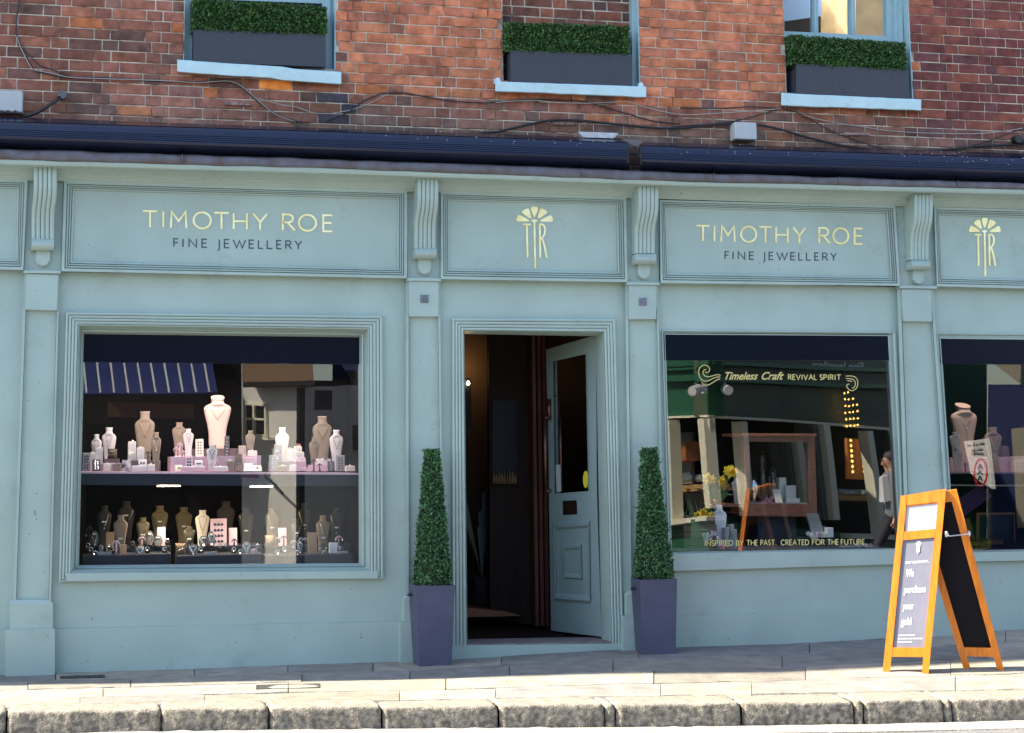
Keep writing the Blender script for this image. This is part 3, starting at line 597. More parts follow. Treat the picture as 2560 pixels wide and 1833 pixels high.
cassette(1604, 2900, 'navy awning cassette spotted with bird droppings, to the right of the gap', topB, seB, fbB, T_)
BIRD = mat('bird_dropping', (.6, .6, .6), .8)
bd = MB()
for i in range(70):
    x = R.choice((R.uniform(1700, 2560), R.uniform(2250, 2560), R.uniform(900, 1560))); t = R.random(); y = topB(x) if x > 1600 else topA(x); q = (seB(x) if x > 1600 else seA(x))
    s_ = R.uniform(.6, 2.2) if x < 2250 else R.uniform(.7, 4.2); yy = y+(q-y)*R.uniform(-.3, 3.0)*.9; Yq = -.40+.0*t
    Yq = -.2-.09*min(1, max(0, (yy-y)/(q-y))) if yy < q else -.294-.06*min(1, (yy-q)/32)
    c = P(x, yy, Yq-.002); bd.lathe(c, [(s_/700, -.001), (s_/500, 0), (s_/900, .002)], 7, (R.uniform(.8, 2), .5))
bd.build('bird_droppings', BIRD, kind='stuff', label='white spots of bird droppings on the navy awning cassettes', cat='droppings')
fl = MB(); zz = Z(840, 0, .3792); q = zz((1880, 912), (2025, 925), (2010, 950), (1975, 966), (1920, 945)); fl.pp(q, -.27, -.262); 
fl.build('torn_lead_flap', LEAD, label='torn grey lead flap over the gap between the two awning cassettes', cat='lead flap')
# ------------------------------------------------------------------ things fixed to the brickwork
def cable(zf, pts, r, ma, label, Y=.012, grp='cables sagging across the brickwork'):
    p = zf(*pts); q = []
    for i in range(len(p)-1):           # smooth the sag
        a, b_, c, d_ = p[max(i-1, 0)], p[i], p[i+1], p[min(i+2, len(p)-1)]
        for k in range(4):
            t = k/4; q.append(tuple(.5*((2*b_[j])+(-a[j]+c[j])*t+(2*a[j]-5*b_[j]+4*c[j]-d_[j])*t*t+(-a[j]+3*b_[j]-3*c[j]+d_[j])*t**3) for j in (0, 1)))
    q.append(p[-1]); MB().tube([P(x, y, Y) for x, y in q], r, 6).build('cable', ma, smooth=True, label=label, cat='cable', group=grp)
za = Z(0, 0, .3792); zb_ = Z(840, 0, .3792); zc_ = Z(1700, 0, .3792)
GC = mat('grey_cable', (.38, .36, .34), .6)
cable(za, [(130, -40), (128, 0), (118, 60), (108, 150), (112, 250), (150, 335), (200, 425), (240, 470), (330, 490), (450, 512), (700, 515), (1050, 538), (1300, 542), (1450, 535), (1530, 545), (1600, 580), (1700, 670), (1800, 740), (1900, 785), (2000, 812)], .0055, BLACK, 'black cable dropping down the left edge then running under the left sill')
cable(za, [(118, 250), (150, 320), (200, 370), (260, 430), (330, 455), (460, 505)], .004, BLACK, 'short black cable branching off beside the left drop')
cable(za, [(108, 240), (145, 330), (195, 430), (230, 462), (330, 482), (460, 510), (700, 520), (1050, 532), (1300, 545), (1500, 535), (1600, 575), (1720, 680), (1820, 755), (1950, 805)], .0028, GC, 'thin grey cable twisted round the black one under the left sill', .004)
cable(za, [(1690, 645), (1850, 690), (1950, 705), (2050, 740), (2150, 750), (2268, 735), (2350, 715), (2440, 680), (2560, 618)], .0028, GC, 'thin pale cable sagging between left and middle sills')
cable(zb_, [(-60, 800), (0, 775), (80, 740), (180, 670), (280, 625), (340, 614), (450, 614), (600, 640), (750, 665), (900, 676), (1000, 678), (1150, 665), (1300, 655), (1500, 660), (1620, 667), (1750, 700), (1950, 760), (2100, 800), (2268, 818)], .005, BLACK, 'black cable looping under the middle sill')
cable(zb_, [(1050, 678), (1150, 668), (1300, 662), (1450, 675), (1620, 681), (1800, 676), (1930, 672), (2050, 710), (2268, 755), (2500, 748), (2700, 735), (2870, 722), (2930, 716)], .003, GC, 'pale cable from the middle sill to the corner of the right sill', .006)
cable(zc_, [(640, 718), (720, 725), (850, 770), (1000, 805), (1200, 835), (1400, 865), (1700, 880), (2000, 880), (2268, 845), (2400, 820)], .0034, GC, 'pale cable sagging below the right sill to the right edge')
cable(zb_, [(940, 878), (1060, 870), (1150, 850), (1300, 815), (1420, 795), (1600, 795), (1800, 815), (2050, 840), (2268, 845), (2470, 825), (2640, 815)], .009, BLACK, 'thick black cable rising from the awning to the grey junction box', .0)
cable(zc_, [(505, 820), (650, 850), (800, 895), (1000, 945), (1150, 972), (1400, 990), (1700, 992), (2000, 962), (2200, 955), (2260, 930)], .009, BLACK, 'thick black cable from the grey junction box to the black cap at the right edge', .0)
cable(zc_, [(0, 712), (250, 715), (450, 705), (600, 712), (700, 722), (800, 755), (1000, 865), (1200, 940), (1380, 990)], .0045, BLACK, 'thin black cable crossing below the right window box sill')
cable(zc_, [(1650, 995), (1900, 970), (2100, 905), (2268, 845), (2400, 800)], .0042, BLACK, 'thin black cable rising towards the right edge')
cable(zc_, [(-50, 838), (200, 818), (350, 800), (500, 765), (600, 735), (660, 718)], .0042, BLACK, 'thin black cable from above the junction box to the right sill corner')
g = obj('meter_box', label='pale grey plastic box with clips at the left edge of the brickwork', cat='wall box')
bb = MB(); a = P(-40, 224, -.07); c = P(56, 282, -.07); bb.box(((a.x+c.x)/2, -.02, (a.z+c.z)/2), (c.x-a.x, .11, a.z-c.z), bev=.008); bb.build('lid', GREYBOX, g)
bb = MB(); c2 = P(20, 283, -.07)
for x in (5, 20, 38): c2 = P(x, 280, -.078); bb.box(c2, (.018, .02, .02))
bb.build('clip', BLACK, g)
g = obj('vent_pipe', label='dark bent pipe ending in a round grey cap on the bricks by the left box', cat='pipe')
bb = MB(); c = P(155.5, 237, -.01); bb.loft([[c+Vector((.031*math.cos(a*.42), y, .031*math.sin(a*.42))) for a in range(15)] for y in (-.02, .03)]); bb.build('cap', mat('weathered_grey', (.10, .10, .11), .6), g)
bb = MB(); bb.tube([P(150, 243, -.02), P(140, 252, -.045), P(110, 272, -.06), P(88, 284, -.06), P(68, 290, -.05), P(52, 291, -.03)], .012, 8); bb.build('pipe', BLACK, g, smooth=True)
g = MB(); c = P(2542, 349, -.01); g.loft([[c+Vector((.034*math.cos(a*.42), y, .034*math.sin(a*.42))) for a in range(15)] for y in (-.03, .03)]); g.tube([c+Vector((.03, 0, -.02)), P(2575, 356, -.03)], .02, 8)
g.build('pipe_cap', BLACK, label='round black cap on the bricks at the right edge above the awning', cat='pipe cap')
bb = MB(); a = P(1836.5, 305, -.07); c = P(1892.6, 350, -.07); bb.box(((a.x+c.x)/2, -.02, (a.z+c.z)/2), (c.x-a.x, .11, a.z-c.z), bev=.006); bb.build('junction_box', GREYBOX, label='small grey junction box on the bricks left of the right window', cat='junction box')
for q, lb_ in ((za((1480, 668), (1665, 678), (1663, 697), (1480, 690)), 'rusty iron strip on the bricks below the left sill'), (zb_((1420, 802), (1590, 803), (1590, 822), (1420, 822)), 'rusty iron strip above the awning between door and middle sill'), (zc_((1083, 872), (1250, 876), (1250, 892), (1083, 890)), 'pale rusty iron strip on the bricks below the right sill')):
    bb = MB(); bb.pp(q, .014, .036)
    for k in range(5):
        x = q[0][0]+(q[1][0]-q[0][0])*(k+.5)/5; y = (q[0][1]+q[3][1])/2; c = P(x, y, .014); bb.lathe(c, [(.004, -.004), (.005, 0), (.003, .004)], 6)
    bb.build('iron_strip', RUST, label=lb_, cat='iron strip', group='rusty iron strips on the wall')
tr = MB(); q = zb_((1595, 868), (1865, 878), (1830, 912), (1630, 906)); tr.pp(q, -.16, -.155); qq = [P(x, y, -.16) for x, y in q]; tr.loft([qq, [qq[0]+Vector((.02, .07, .0)), qq[1]+Vector((-.02, .07, 0)), qq[2]+Vector((0, .05, 0)), qq[3]+Vector((0, .05, 0))]], caps=False)
tr.build('plastic_trough', mat('dirty_white_plastic', (.5, .5, .52), .5, var=.3, vscale=20), label='dirty white plastic trough lying on the awning cassette near the gap', cat='trough')
for q, lb_ in (([(1051.5, 737.6), (1071, 737.6), (1071, 757), (1051.5, 757)], 'small square grey metal plate on the pilaster left of the door'), ([(1598, 745), (1617, 745), (1617, 764), (1598, 764)], 'small square grey metal plate on the pilaster right of the door')):
    bb = MB(); bb.pp(q, -.074, -.067); x, y = (q[0][0]+q[1][0])/2, (q[0][1]+q[2][1])/2; c = P(x, y, -.074); bb.loft([[c+Vector((.012*math.cos(a*.6), dy, .012*math.sin(a*.6))) for a in range(10)] for dy in (0, -.006)])
    bb.build('metal_plate', mat('grey_metal_plate', (.17, .17, .21), .5, .3, var=.3, vscale=60), label=lb_, cat='metal plate', group='square metal plates on the pilasters')
# ------------------------------------------------------------------ pavement, kerb, road
YW = -.06
kt = lin([(-400, 1784), (19, 1779), (860, 1768), (1700, 1757), (2560, 1746), (3000, 1741)]); kb = lin([(-400, 1841), (0, 1838), (404, 1830), (1060, 1823), (1700, 1819), (2200, 1812), (2560, 1803), (3000, 1795)])
YK = lin([(-400, -1.62), (0, -1.70), (2560, -2.30), (3000, -2.40)])
def gp(u, t, dz=0.):   # t: 0 foot of the wall .. 1 kerb edge
    a = P(u, wb(u), YW); k = P(u, kt(u), YK(u)); p = a.lerp(k, t); p.z += dz; return p
base = MB(); us = [-400+100*i for i in range(35)]
base.loft([[gp(u, -.12, -.014)]+[gp(u, t, -.012) for t in (0, .5, .93)] for u in us], closed=False, caps=False)
base.build('pavement_bed', mat('dark_joint', (.15, .13, .11), .95), kind='structure')
pv = MB(); edges = [-.1, .20, .44, .68, .885]
for r in range(4):
    u = -420+R.uniform(0, 200)
    while u < 2950:
        wd = R.uniform(200, 520); u1 = u+wd; g = R.uniform(.5, 1.6); t0, t1 = edges[r]+.003, edges[r+1]-.003
        k = R.uniform(.8, 1.15); tone = R.choice(((.25, .228, .195), (.225, .208, .188), (.265, .24, .195), (.20, .188, .176))); col = tuple(c*k for c in tone)
        h = [R.uniform(-.004, .004) for _ in range(4)]; n = 6; lo = []
        for i in range(n+1):
            uu = u+g+(wd-2*g)*i/n; wob = lambda s: noise.noise(Vector((uu*.02, r+s, .3)))*.016+noise.noise(Vector((uu*.1, r+s, .9)))*.006
            e = lambda t, dz: gp(uu+(edges.index(edges[r])*0), t, dz)
            sl = h[0]+(h[1]-h[0])*i/n
            lo.append([e(t0+wob(0), -.010), e(t0+.003+wob(0), sl), e((t0+t1)/2, sl+.001+noise.noise(Vector((uu*.01, r, 5)))*.003), e(t1-.003+wob(1), sl+h[2]*.5), e(t1+wob(1), -.012)])
        pv.loft(lo, closed=False, col=col); u = u1
pv.build('pavement', STONE, kind='structure')
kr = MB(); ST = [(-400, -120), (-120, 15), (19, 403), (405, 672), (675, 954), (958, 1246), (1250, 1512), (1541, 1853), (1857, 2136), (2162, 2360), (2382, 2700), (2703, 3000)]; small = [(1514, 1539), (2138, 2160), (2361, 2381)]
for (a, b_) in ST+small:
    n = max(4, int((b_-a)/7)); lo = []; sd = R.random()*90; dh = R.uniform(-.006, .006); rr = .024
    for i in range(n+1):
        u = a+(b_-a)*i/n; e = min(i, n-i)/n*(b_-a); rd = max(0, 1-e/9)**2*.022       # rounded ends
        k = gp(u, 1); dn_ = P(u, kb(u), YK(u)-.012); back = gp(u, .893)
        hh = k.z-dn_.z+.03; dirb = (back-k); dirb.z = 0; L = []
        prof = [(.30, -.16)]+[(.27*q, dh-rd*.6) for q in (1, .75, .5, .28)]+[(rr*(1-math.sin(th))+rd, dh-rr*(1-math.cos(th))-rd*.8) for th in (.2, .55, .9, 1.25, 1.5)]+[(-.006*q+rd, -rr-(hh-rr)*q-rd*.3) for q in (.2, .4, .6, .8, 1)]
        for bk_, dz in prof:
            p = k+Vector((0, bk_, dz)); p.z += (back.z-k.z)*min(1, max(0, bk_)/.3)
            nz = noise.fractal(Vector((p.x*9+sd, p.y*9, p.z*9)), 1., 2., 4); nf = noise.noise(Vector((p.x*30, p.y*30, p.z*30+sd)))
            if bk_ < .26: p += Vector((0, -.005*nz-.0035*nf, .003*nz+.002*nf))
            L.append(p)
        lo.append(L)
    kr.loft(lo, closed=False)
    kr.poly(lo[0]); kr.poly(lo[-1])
ko = kr.build('kerb', [KERBM, mat('sunlit_kerb_top', (.20, .18, .15), .9, col2=(.29, .26, .21), vscale=18, bump=.7, bscale=80, spec=.2)], kind='structure', smooth=True)
for p in ko.data.polygons: p.material_index = 1 if p.normal.z > .62 else 0  # one stone: sunlit top and shaded face put into two colours
zr = min(P(u, kb(u), YK(u)-.01).z for u in (0, 2560))
rd_ = MB(); lo = []
for u in us:
    k = P(u, kb(u), YK(u)-.02); L = [Vector((k.x, k.y+.06, k.z+.004))]
    for j, q in enumerate((0, .06, .12, .2, .35, .7)): L.append(Vector((k.x, k.y-q, k.z-.012*q+noise.noise(Vector((k.x*3, q*9, 0)))*.006)))
    L.append(Vector((k.x, -6, -.25))); L.append(Vector((k.x, -13.2, -.25))); lo.append(L)
rd_.loft(lo, closed=False, caps=False); rd_.build('road', ASPH, kind='structure', smooth=True)
gs = MB(); u = -380     # worn stone channel beside the kerb, catching the sun
while u < 2900:
    u1 = u+R.uniform(140, 330); lo = []
    for i in range(7):
        uu = u+2+(u1-u-4)*i/6; k = P(uu, kb(uu), YK(uu)-.02); nz = noise.noise(Vector((uu*.03, 2, 1)))*.008; lo.append([k+Vector((0, .02, -.04)), k+Vector((0, -.012, .006+nz)), k+Vector((0, -.14, .012+nz*.6)), k+Vector((0, -.27, .006)), k+Vector((0, -.28, -.04))])
    kk = R.uniform(.8, 1.1); gs.loft(lo, closed=False, col=(.33*kk, .30*kk, .26*kk)); u = u1
gs.build('gutter', STONE, kind='structure')
MB().poly([(-250, -250, -.32), (250, -250, -.32), (250, 250, -.32), (-250, 250, -.32)]).build('ground', ASPH, kind='structure')
IRON = mat('cast_iron', (.07, .065, .06), .6, .4, var=.3, vscale=30)
for (u0, u1, t0, t1), lb in (((640, 800, .50, .60), 'dark iron cover plate set in the sunlit paving below the left window'), ((150, 262, .10, .17), 'narrow iron drain grating in the shaded paving by the left pilaster')):
    m_ = MB(); q = [gp(u0, t0, .007), gp(u1, t0, .007), gp(u1, t1, .007), gp(u0, t1, .007)]; cen = sum(q, Vector())/4
    m_.loft([[p-Vector((0, 0, .02)) for p in q], q, [p.lerp(cen, .06) for p in q], [p.lerp(cen, .08)-Vector((0, 0, .003)) for p in q]])
    for k in range(7 if u0 < 600 else 0): a = (q[0].lerp(q[1], .1+.13*k)).lerp(q[3].lerp(q[2], .1+.13*k), .5); m_.box(a+Vector((0, 0, .001)), ((q[1].x-q[0].x)*.05, (q[0].y-q[3].y)*.6, .006))
    m_.build('drain_cover', IRON, label=lb, cat='drain cover', group='iron covers in the pavement')
# ------------------------------------------------------------------ topiary planters
PLM = mat('blue_grey_rattan', (.105, .108, .175), .5, var=.12, vscale=8, spec=.4)
nt = PLM.node_tree; N = nt.nodes; L_ = nt.links    # woven relief
tc = N.new('ShaderNodeTexCoord'); mp = N.new('ShaderNodeMapping'); mp.inputs['Scale'].default_value = (1, 1, 1); L_.new(tc.outputs['Object'], mp.inputs['Vector'])
bk = N.new('ShaderNodeTexBrick'); bk.inputs['Scale'].default_value = 1; bk.inputs['Brick Width'].default_value = .030; bk.inputs['Row Height'].default_value = .0105; bk.inputs['Mortar Size'].default_value = .0022; bk.inputs['Mortar Smooth'].default_value = 1
sx = N.new('ShaderNodeSeparateXYZ'); cx_ = N.new('ShaderNodeCombineXYZ'); L_.new(mp.outputs[0], sx.inputs[0]); ad = N.new('ShaderNodeMath'); L_.new(sx.outputs[0], ad.inputs[0]); L_.new(sx.outputs[1], ad.inputs[1]); L_.new(ad.outputs[0], cx_.inputs[0]); L_.new(sx.outputs[2], cx_.inputs[1]); L_.new(cx_.outputs[0], bk.inputs['Vector'])
bp = N.new('ShaderNodeBump'); bp.inputs['Strength'].default_value = 1; bp.inputs['Distance'].default_value = .012; bp.invert = True; L_.new(bk.outputs['Fac'], bp.inputs['Height']); L_.new(bp.outputs[0], N['Principled BSDF'].inputs['Normal'])
def topiary(yf, fq, lq, tq, bq, label):
    o = obj('topiary_planter', label=label, cat='planter', group='topiary planters either side of the door')
    fr = [P(x, y, yf) for x, y in fq]; dpt = .25
    dirv = Vector((lq, 1, 0)).normalized()*dpt; sh = .02
    ins = (fr[1]-fr[0]).normalized()
    tb = [fr[0]+dirv, fr[1]+dirv]; bb_ = [fr[3]+dirv-Vector((0, .03, 0)), fr[2]+dirv-Vector((0, .03, 0))]
    f3, f2 = fr[3]+Vector((0, .02, 0)), fr[2]+Vector((0, .02, 0))
    p = MB(); top = [fr[0], fr[1], tb[1], tb[0]]; bot = [f3, f2, bb_[1], bb_[0]]
    cen = sum(top, Vector())/4; rim = [c+(cen-c)*.09 for c in top]; low = [c-Vector((0, 0, .05)) for c in rim]
    p.loft([bot, top, rim, low]); p.build('pot', PLM, o)
    hk = MB(); q = fr[0]+dirv*.35+Vector((-.006, 0, -.07)); hk.tube([q, q+Vector((-.03, 0, .0)), q+Vector((-.03, .03, 0))], .005, 6); q2 = fr[0]+dirv*.7+Vector((-.006, 0, -.07)); hk.box(q2, (.012, .05, .02)); hk.build('handle', BLACK, o)
    ym = yf+dpt/2; fo = MB(); t0, t1 = P(tq[0], tq[2], ym), P(tq[1], tq[2], ym); b0, b1 = P(bq[0], bq[2], ym), P(bq[1], bq[2], ym)
    zt, zb2 = t0.z, b0.z-.03
    def ax(z): q = (z-zb2)/(zt-zb2); return (b0.x+b1.x)/2+((t0.x+t1.x)/2-(b0.x+b1.x)/2)*q, (b1.x-b0.x)/2+((t1.x-t0.x)/2-(b1.x-b0.x)/2)*q
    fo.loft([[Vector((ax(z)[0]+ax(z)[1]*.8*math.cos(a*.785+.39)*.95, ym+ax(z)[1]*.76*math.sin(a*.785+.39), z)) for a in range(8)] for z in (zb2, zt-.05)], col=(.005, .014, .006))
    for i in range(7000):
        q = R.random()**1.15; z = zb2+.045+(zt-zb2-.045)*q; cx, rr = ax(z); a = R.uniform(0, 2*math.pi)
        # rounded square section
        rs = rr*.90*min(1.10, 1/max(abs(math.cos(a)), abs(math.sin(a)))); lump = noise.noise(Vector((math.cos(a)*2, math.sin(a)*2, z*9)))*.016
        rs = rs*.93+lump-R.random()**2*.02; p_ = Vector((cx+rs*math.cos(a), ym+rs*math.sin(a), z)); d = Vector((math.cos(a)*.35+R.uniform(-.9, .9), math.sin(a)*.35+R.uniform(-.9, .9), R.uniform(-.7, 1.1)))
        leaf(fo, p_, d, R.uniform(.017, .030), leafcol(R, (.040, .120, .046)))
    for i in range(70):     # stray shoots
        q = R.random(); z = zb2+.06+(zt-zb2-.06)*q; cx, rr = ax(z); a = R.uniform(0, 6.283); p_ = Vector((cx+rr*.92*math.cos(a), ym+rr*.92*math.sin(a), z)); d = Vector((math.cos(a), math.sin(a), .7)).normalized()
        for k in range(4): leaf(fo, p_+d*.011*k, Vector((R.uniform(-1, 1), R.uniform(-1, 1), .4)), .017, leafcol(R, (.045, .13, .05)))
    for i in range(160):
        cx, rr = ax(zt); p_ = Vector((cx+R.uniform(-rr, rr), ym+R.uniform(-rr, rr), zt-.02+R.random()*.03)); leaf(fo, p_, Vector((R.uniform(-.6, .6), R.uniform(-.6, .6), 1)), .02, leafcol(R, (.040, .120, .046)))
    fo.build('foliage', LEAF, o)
topiary(-.33, [(1040, 1465), (1138, 1463.6), (1130, 1664), (1051, 1667)], -.02, (1062, 1096, 1130), (1029, 1134, 1464), 'tapered blue-grey planter with slim clipped topiary left of the door')
topiary(-.33, [(1600, 1451), (1693, 1447), (1691.5, 1641), (1610, 1645)], .06, (1605, 1640, 1126), (1584, 1686, 1449), 'tapered blue-grey planter with slim clipped topiary right of the door')
# ------------------------------------------------------------------ A-board
def ground_at(px, py):
    lo_, hi_ = -3., 0.
    for _ in range(40):
        y = (lo_+hi_)/2; p = P(px, py, y); a = P(px, wb(px), YW); k = P(px, kt(px), YK(px)); t = (y-a.y)/(k.y-a.y); gz = a.z+(k.z-a.z)*t
        if p.z > gz: lo_ = y      # still above the pavement: go farther
        else: hi_ = y
    return P(px, py, (lo_+hi_)/2)
zA = lambda x, y: (2200+.3448*x, 1160+.3448*y)
L1, R1, R2 = ground_at(*zA(45, 1508)), ground_at(*zA(340, 1522)), ground_at(*zA(900, 1492))
mid = (R1+R2)/2; apx = P(*zA(495, 182), mid.y)
nF = (R1-L1).cross(apx-R1).normalized(); nF = nF if nF.y < 0 else -nF
L2 = L1+(R2-R1); nR = (R2-L2).cross(apx-R2).normalized(); nR = nR if nR.x > 0 else -nR
AB = obj('a_board', label='varnished wooden A-board with printed front panel and black inner face on the pavement', cat='pavement sign')
fq = lambda x, y, o=0.: hit(*zA(x, y), R1+nF*o, nF)
T = .042
def fbar(bm, pts, o=0., th=T): bm.prism([fq(x, y, o) for x, y in pts], [fq(x, y, o)-nF*th for x, y in pts])
ff = MB()
fbar(ff, [(150, 232), (196, 226), (72, 1506), (19, 1504)])                                      # left stile and leg
fbar(ff, [(428, 187), (480, 180), (352, 1520), (303, 1520)])                                    # right stile and leg
fbar(ff, [(196, 226), (428, 187), (422, 275), (190, 300)], -.002, T-.004); fbar(ff, [(176, 490), (407, 470), (400, 532), (170, 553)], -.002, T-.004); fbar(ff, [(88, 1330), (322, 1332), (316, 1400), (82, 1398)], -.002, T-.004)
for q in ([(196, 300), (426, 274), (424, 283), (192, 310)], [(190, 300), (196, 300), (184, 490), (178, 490)], [(424, 275), (430, 272), (412, 470), (405, 470)]): fbar(ff, q, -.006, .01)
ff.build('front_frame', WOOD, AB)
PAN1 = mat('pale_sign_panel', (.50, .50, .56), .35, var=.05, vscale=5); PAN2 = mat('grey_sign_panel', (.20, .20, .25), .22, var=.10, vscale=4, stretch=(4, 4, 1)); WHT = mat('white_print', (.85, .85, .85), .5)
b = MB(); fbar(b, [(190, 306), (425, 280), (407, 472), (178, 492)], -.012, .004); hp_ = b.build('header_panel', PAN1, AB)
b = MB(); fbar(b, [(166, 553), (400, 532), (322, 1332), (88, 1332)], -.012, .004); mp_ = b.build('poster_panel', PAN2, AB)
def quadmap(q):
    def f(u, v, dz):
        a = (q[0][0]+(q[1][0]-q[0][0])*u, q[0][1]+(q[1][1]-q[0][1])*u); c = (q[3][0]+(q[2][0]-q[3][0])*u, q[3][1]+(q[2][1]-q[3][1])*u); return fq(a[0]+(c[0]-a[0])*v, a[1]+(c[1]-a[1])*v, -.0105+dz)
    return f
m1 = quadmap([(190, 306), (425, 280), (407, 472), (178, 492)]); b = MB()
letters(b, layout('TIMOTHY', .12, .62)+layout('ROE', .70, .92), lambda x: .46, .2, .022, m1, .0004); letters(b, layout('FINE', .2, .42)+layout('JEWELLERY', .5, .88), lambda x: .68, .13, .018, m1, .0004)
b.build('white_lettering', WHT, hp_)
m2_ = quadmap([(166, 553), (400, 532), (322, 1332), (88, 1332)]); b = MB()
def line(txt, u0, u1, vb, h, off=.02):
    vs, fs = fontmesh(txt, 0, off); b.add([m2_(u0+u*(u1-u0), vb-y*h, .0005) for u, y in vs], fs)
line('DID YOU KNOW...', .16, .90, .225, .032); line('We', .20, .44, .345, .10, .03); line('purchase', .20, .87, .495, .092, .03); line('your', .20, .55, .645, .085, .03); line('gold', .20, .52, .79, .095, .03)
for k, (u1) in enumerate((.70, .92, .62)):      # three lines of print too small to read
    u = .16
    while u < u1-.03:
        w_ = R.uniform(.025, .07); v = .893+k*.03; b.add([m2_(u, v-.011, .0005), m2_(min(u+w_, u1), v-.011, .0005), m2_(min(u+w_, u1), v, .0005), m2_(u, v, .0005)], [[0, 1, 2, 3]]); u += w_+.014
b.build('white_lettering', WHT, mp_)
emblem(mp_, lambda x: .5+(x-440)/300*.17, lambda y: .02+(y-378)/502*.125, .018, 0, 'white_emblem', WHT, m2_, .0005)
rq = lambda x, y, o=0.: hit(*zA(x, y), R2+nR*o, nR)
def rbar(bm, pts, o=0., th=T): bm.prism([rq(x, y, o) for x, y in pts], [rq(x, y, o)-nR*th for x, y in pts])
rf = MB(); dR = (L2-R2)   # direction from the near stile to the far stile
wS = .045
e = dR.normalized()
top_r, bot_r = apx+nR*.0, R2
def stile(bm, p0, p1, w_, th):
    q = [p0, p0+e*w_, p1+e*w_, p1]; bm.prism(q, [c-nR*th for c in q])
apr = P(*zA(555, 181), fq(480, 180).y+.02); tpl = apr+(fq(150, 232)-fq(480, 180))
nR = (apr-R2).cross(L2-R2).normalized(); nR = nR if nR.x > 0 else -nR
et = (tpl-apr).normalized()
def rp_(u, v): a = apr.lerp(tpl, u); c = R2.lerp(L2, u); return a.lerp(c, v)      # u: near stile to far stile, v: top to foot
def rpan(bm, u0, u1, v0, v1, o=0., th=T): q = [rp_(u0, v0), rp_(u1, v0), rp_(u1, v1), rp_(u0, v1)]; bm.prism([c-nR*o for c in q], [c-nR*th for c in q])
rpan(rf, 0, .17, 0, 1); rpan(rf, .83, 1, 0, 1); rpan(rf, .17, .83, 0, .06, .003, T-.003); rpan(rf, .17, .83, .875, .925, .003, T-.003)
rf.build('rear_frame', WOOD, AB)
pb = MB(); rpan(pb, .17, .83, .06, .875, .010, .016); pb.build('black_panel', mat('blackboard', (.004, .004, .007), .6, spec=.15), AB)
pbk = MB(); q = [(166, 553), (400, 532), (322, 1332), (88, 1332)]; pbk.prism([fq(x, y, -.0165) for x, y in q], [fq(x, y, -.022) for x, y in q]); pbk.build('black_panel', mat('blackboard', (0, 0, 0)), AB)
hs = MB(); p0 = fq(462, 510)+Vector((.02, 0, 0)); p1 = rq(632, 505)+Vector((-.0, -.02, 0)); hs.tube([p0, p0+Vector((.012, -.02, -.012)), p1+Vector((-.0, -.02, .0)), p1], .004, 8)
for c in (p0, p1): hs.lathe(c-Vector((0, 0, .02)), [(.008, 0), (.012, .006), (.012, .032), (.008, .04)], 8)
hs.build('hinge_stay', CHROME, AB, smooth=True)
ft = MB()
for c in (L1, R1, R2, L2): ft.lathe(c+(e*.02 if c in (R2, L2) else Vector())-Vector((0, 0, .012))-nF*.015*(c in (L1, R1)), [(.010, -.004), (.012, .0), (.012, .014)], 8)
ft.build('rubber_foot', BLACK, AB)
# ------------------------------------------------------------------ goods in the windows
WH = mat('white_leatherette', (.66, .62, .60), .45, var=.04, vscale=20); TP = mat('taupe_suede', (.25, .20, .155), .8, var=.08, vscale=30); PK = mat('pink_board', (.60, .42, .48), .5, var=.04, vscale=12)
SKN = mat('blush_leatherette', (.66, .50, .43), .45); DKB = mat('charcoal_suede', (.035, .034, .034), .8); OLV = mat('olive_suede', (.11, .09, .05), .8); TAN = mat('tan_suede', (.28, .19, .12), .8)
GRY = mat('grey_card', (.28, .27, .27), .6); DKG = mat('dark_grey_card', (.06, .06, .068), .6); CRM = mat('cream_card', (.68, .60, .50), .6); NVB = mat('navy_cloth', (.012, .016, .03), .75, var=.2, vscale=8); MAU = mat('mauve_board', (.14, .10, .10), .7)
SIL = mat('polished_silver', (.75, .75, .74), .18, 1.); GLD = mat('polished_gold', (.80, .58, .25), .2, 1.); JET = mat('dark_jewel', (.05, .05, .07), .2)
PROF = [(0, .60), (.02, .61), (.25, .63), (.42, .73), (.56, .86), (.67, .955), (.745, 1.), (.785, .985), (.825, .86), (.85, .66), (.868, .52), (.89, .465), (.93, .45), (.975, .47), (1, .50)]
def bust(x0, x1, y0, y1, Y, ma, label, grp, tilt=0., lean=0., ydep=.28, neck=1.):
    xm = (x0+x1)/2; b = P(xm, y1, Y); t = P(xm, y0, Y); w = (P(x1, y0, Y)-P(x0, y0, Y)).length/2; H = t.z-b.z; lo = []
    for q, r in PROF:
        rr = r*w*(neck if q > .87 else 1); dp = ydep*w*(.9 if q < .84 else 1.5*min(1, .5/r)) * (r if q < .84 else r*1.6); z = b.z+H*q; yo = -.10*H*max(0, q-.35)*lean
        L = []
        for k in range(20):
            a = 2*math.pi*k/20; ca, sa = math.cos(a), math.sin(a); e = .8
            px = rr*math.copysign(abs(ca)**e, ca); py = dp*math.copysign(abs(sa)**e, sa); zz = z
            if q > .9: zz += tilt*py*(q-.9)/.1
            L.append(Vector((b.x+px, Y+yo+py, zz)))
        lo.append(L)
    o = MB().loft(lo).build('necklace_bust', ma, smooth=False, label=label, cat='necklace bust', group=grp)
    for p in o.data.polygons: p.use_smooth = len(p.vertices) == 4
    return o, b, t, w, Y
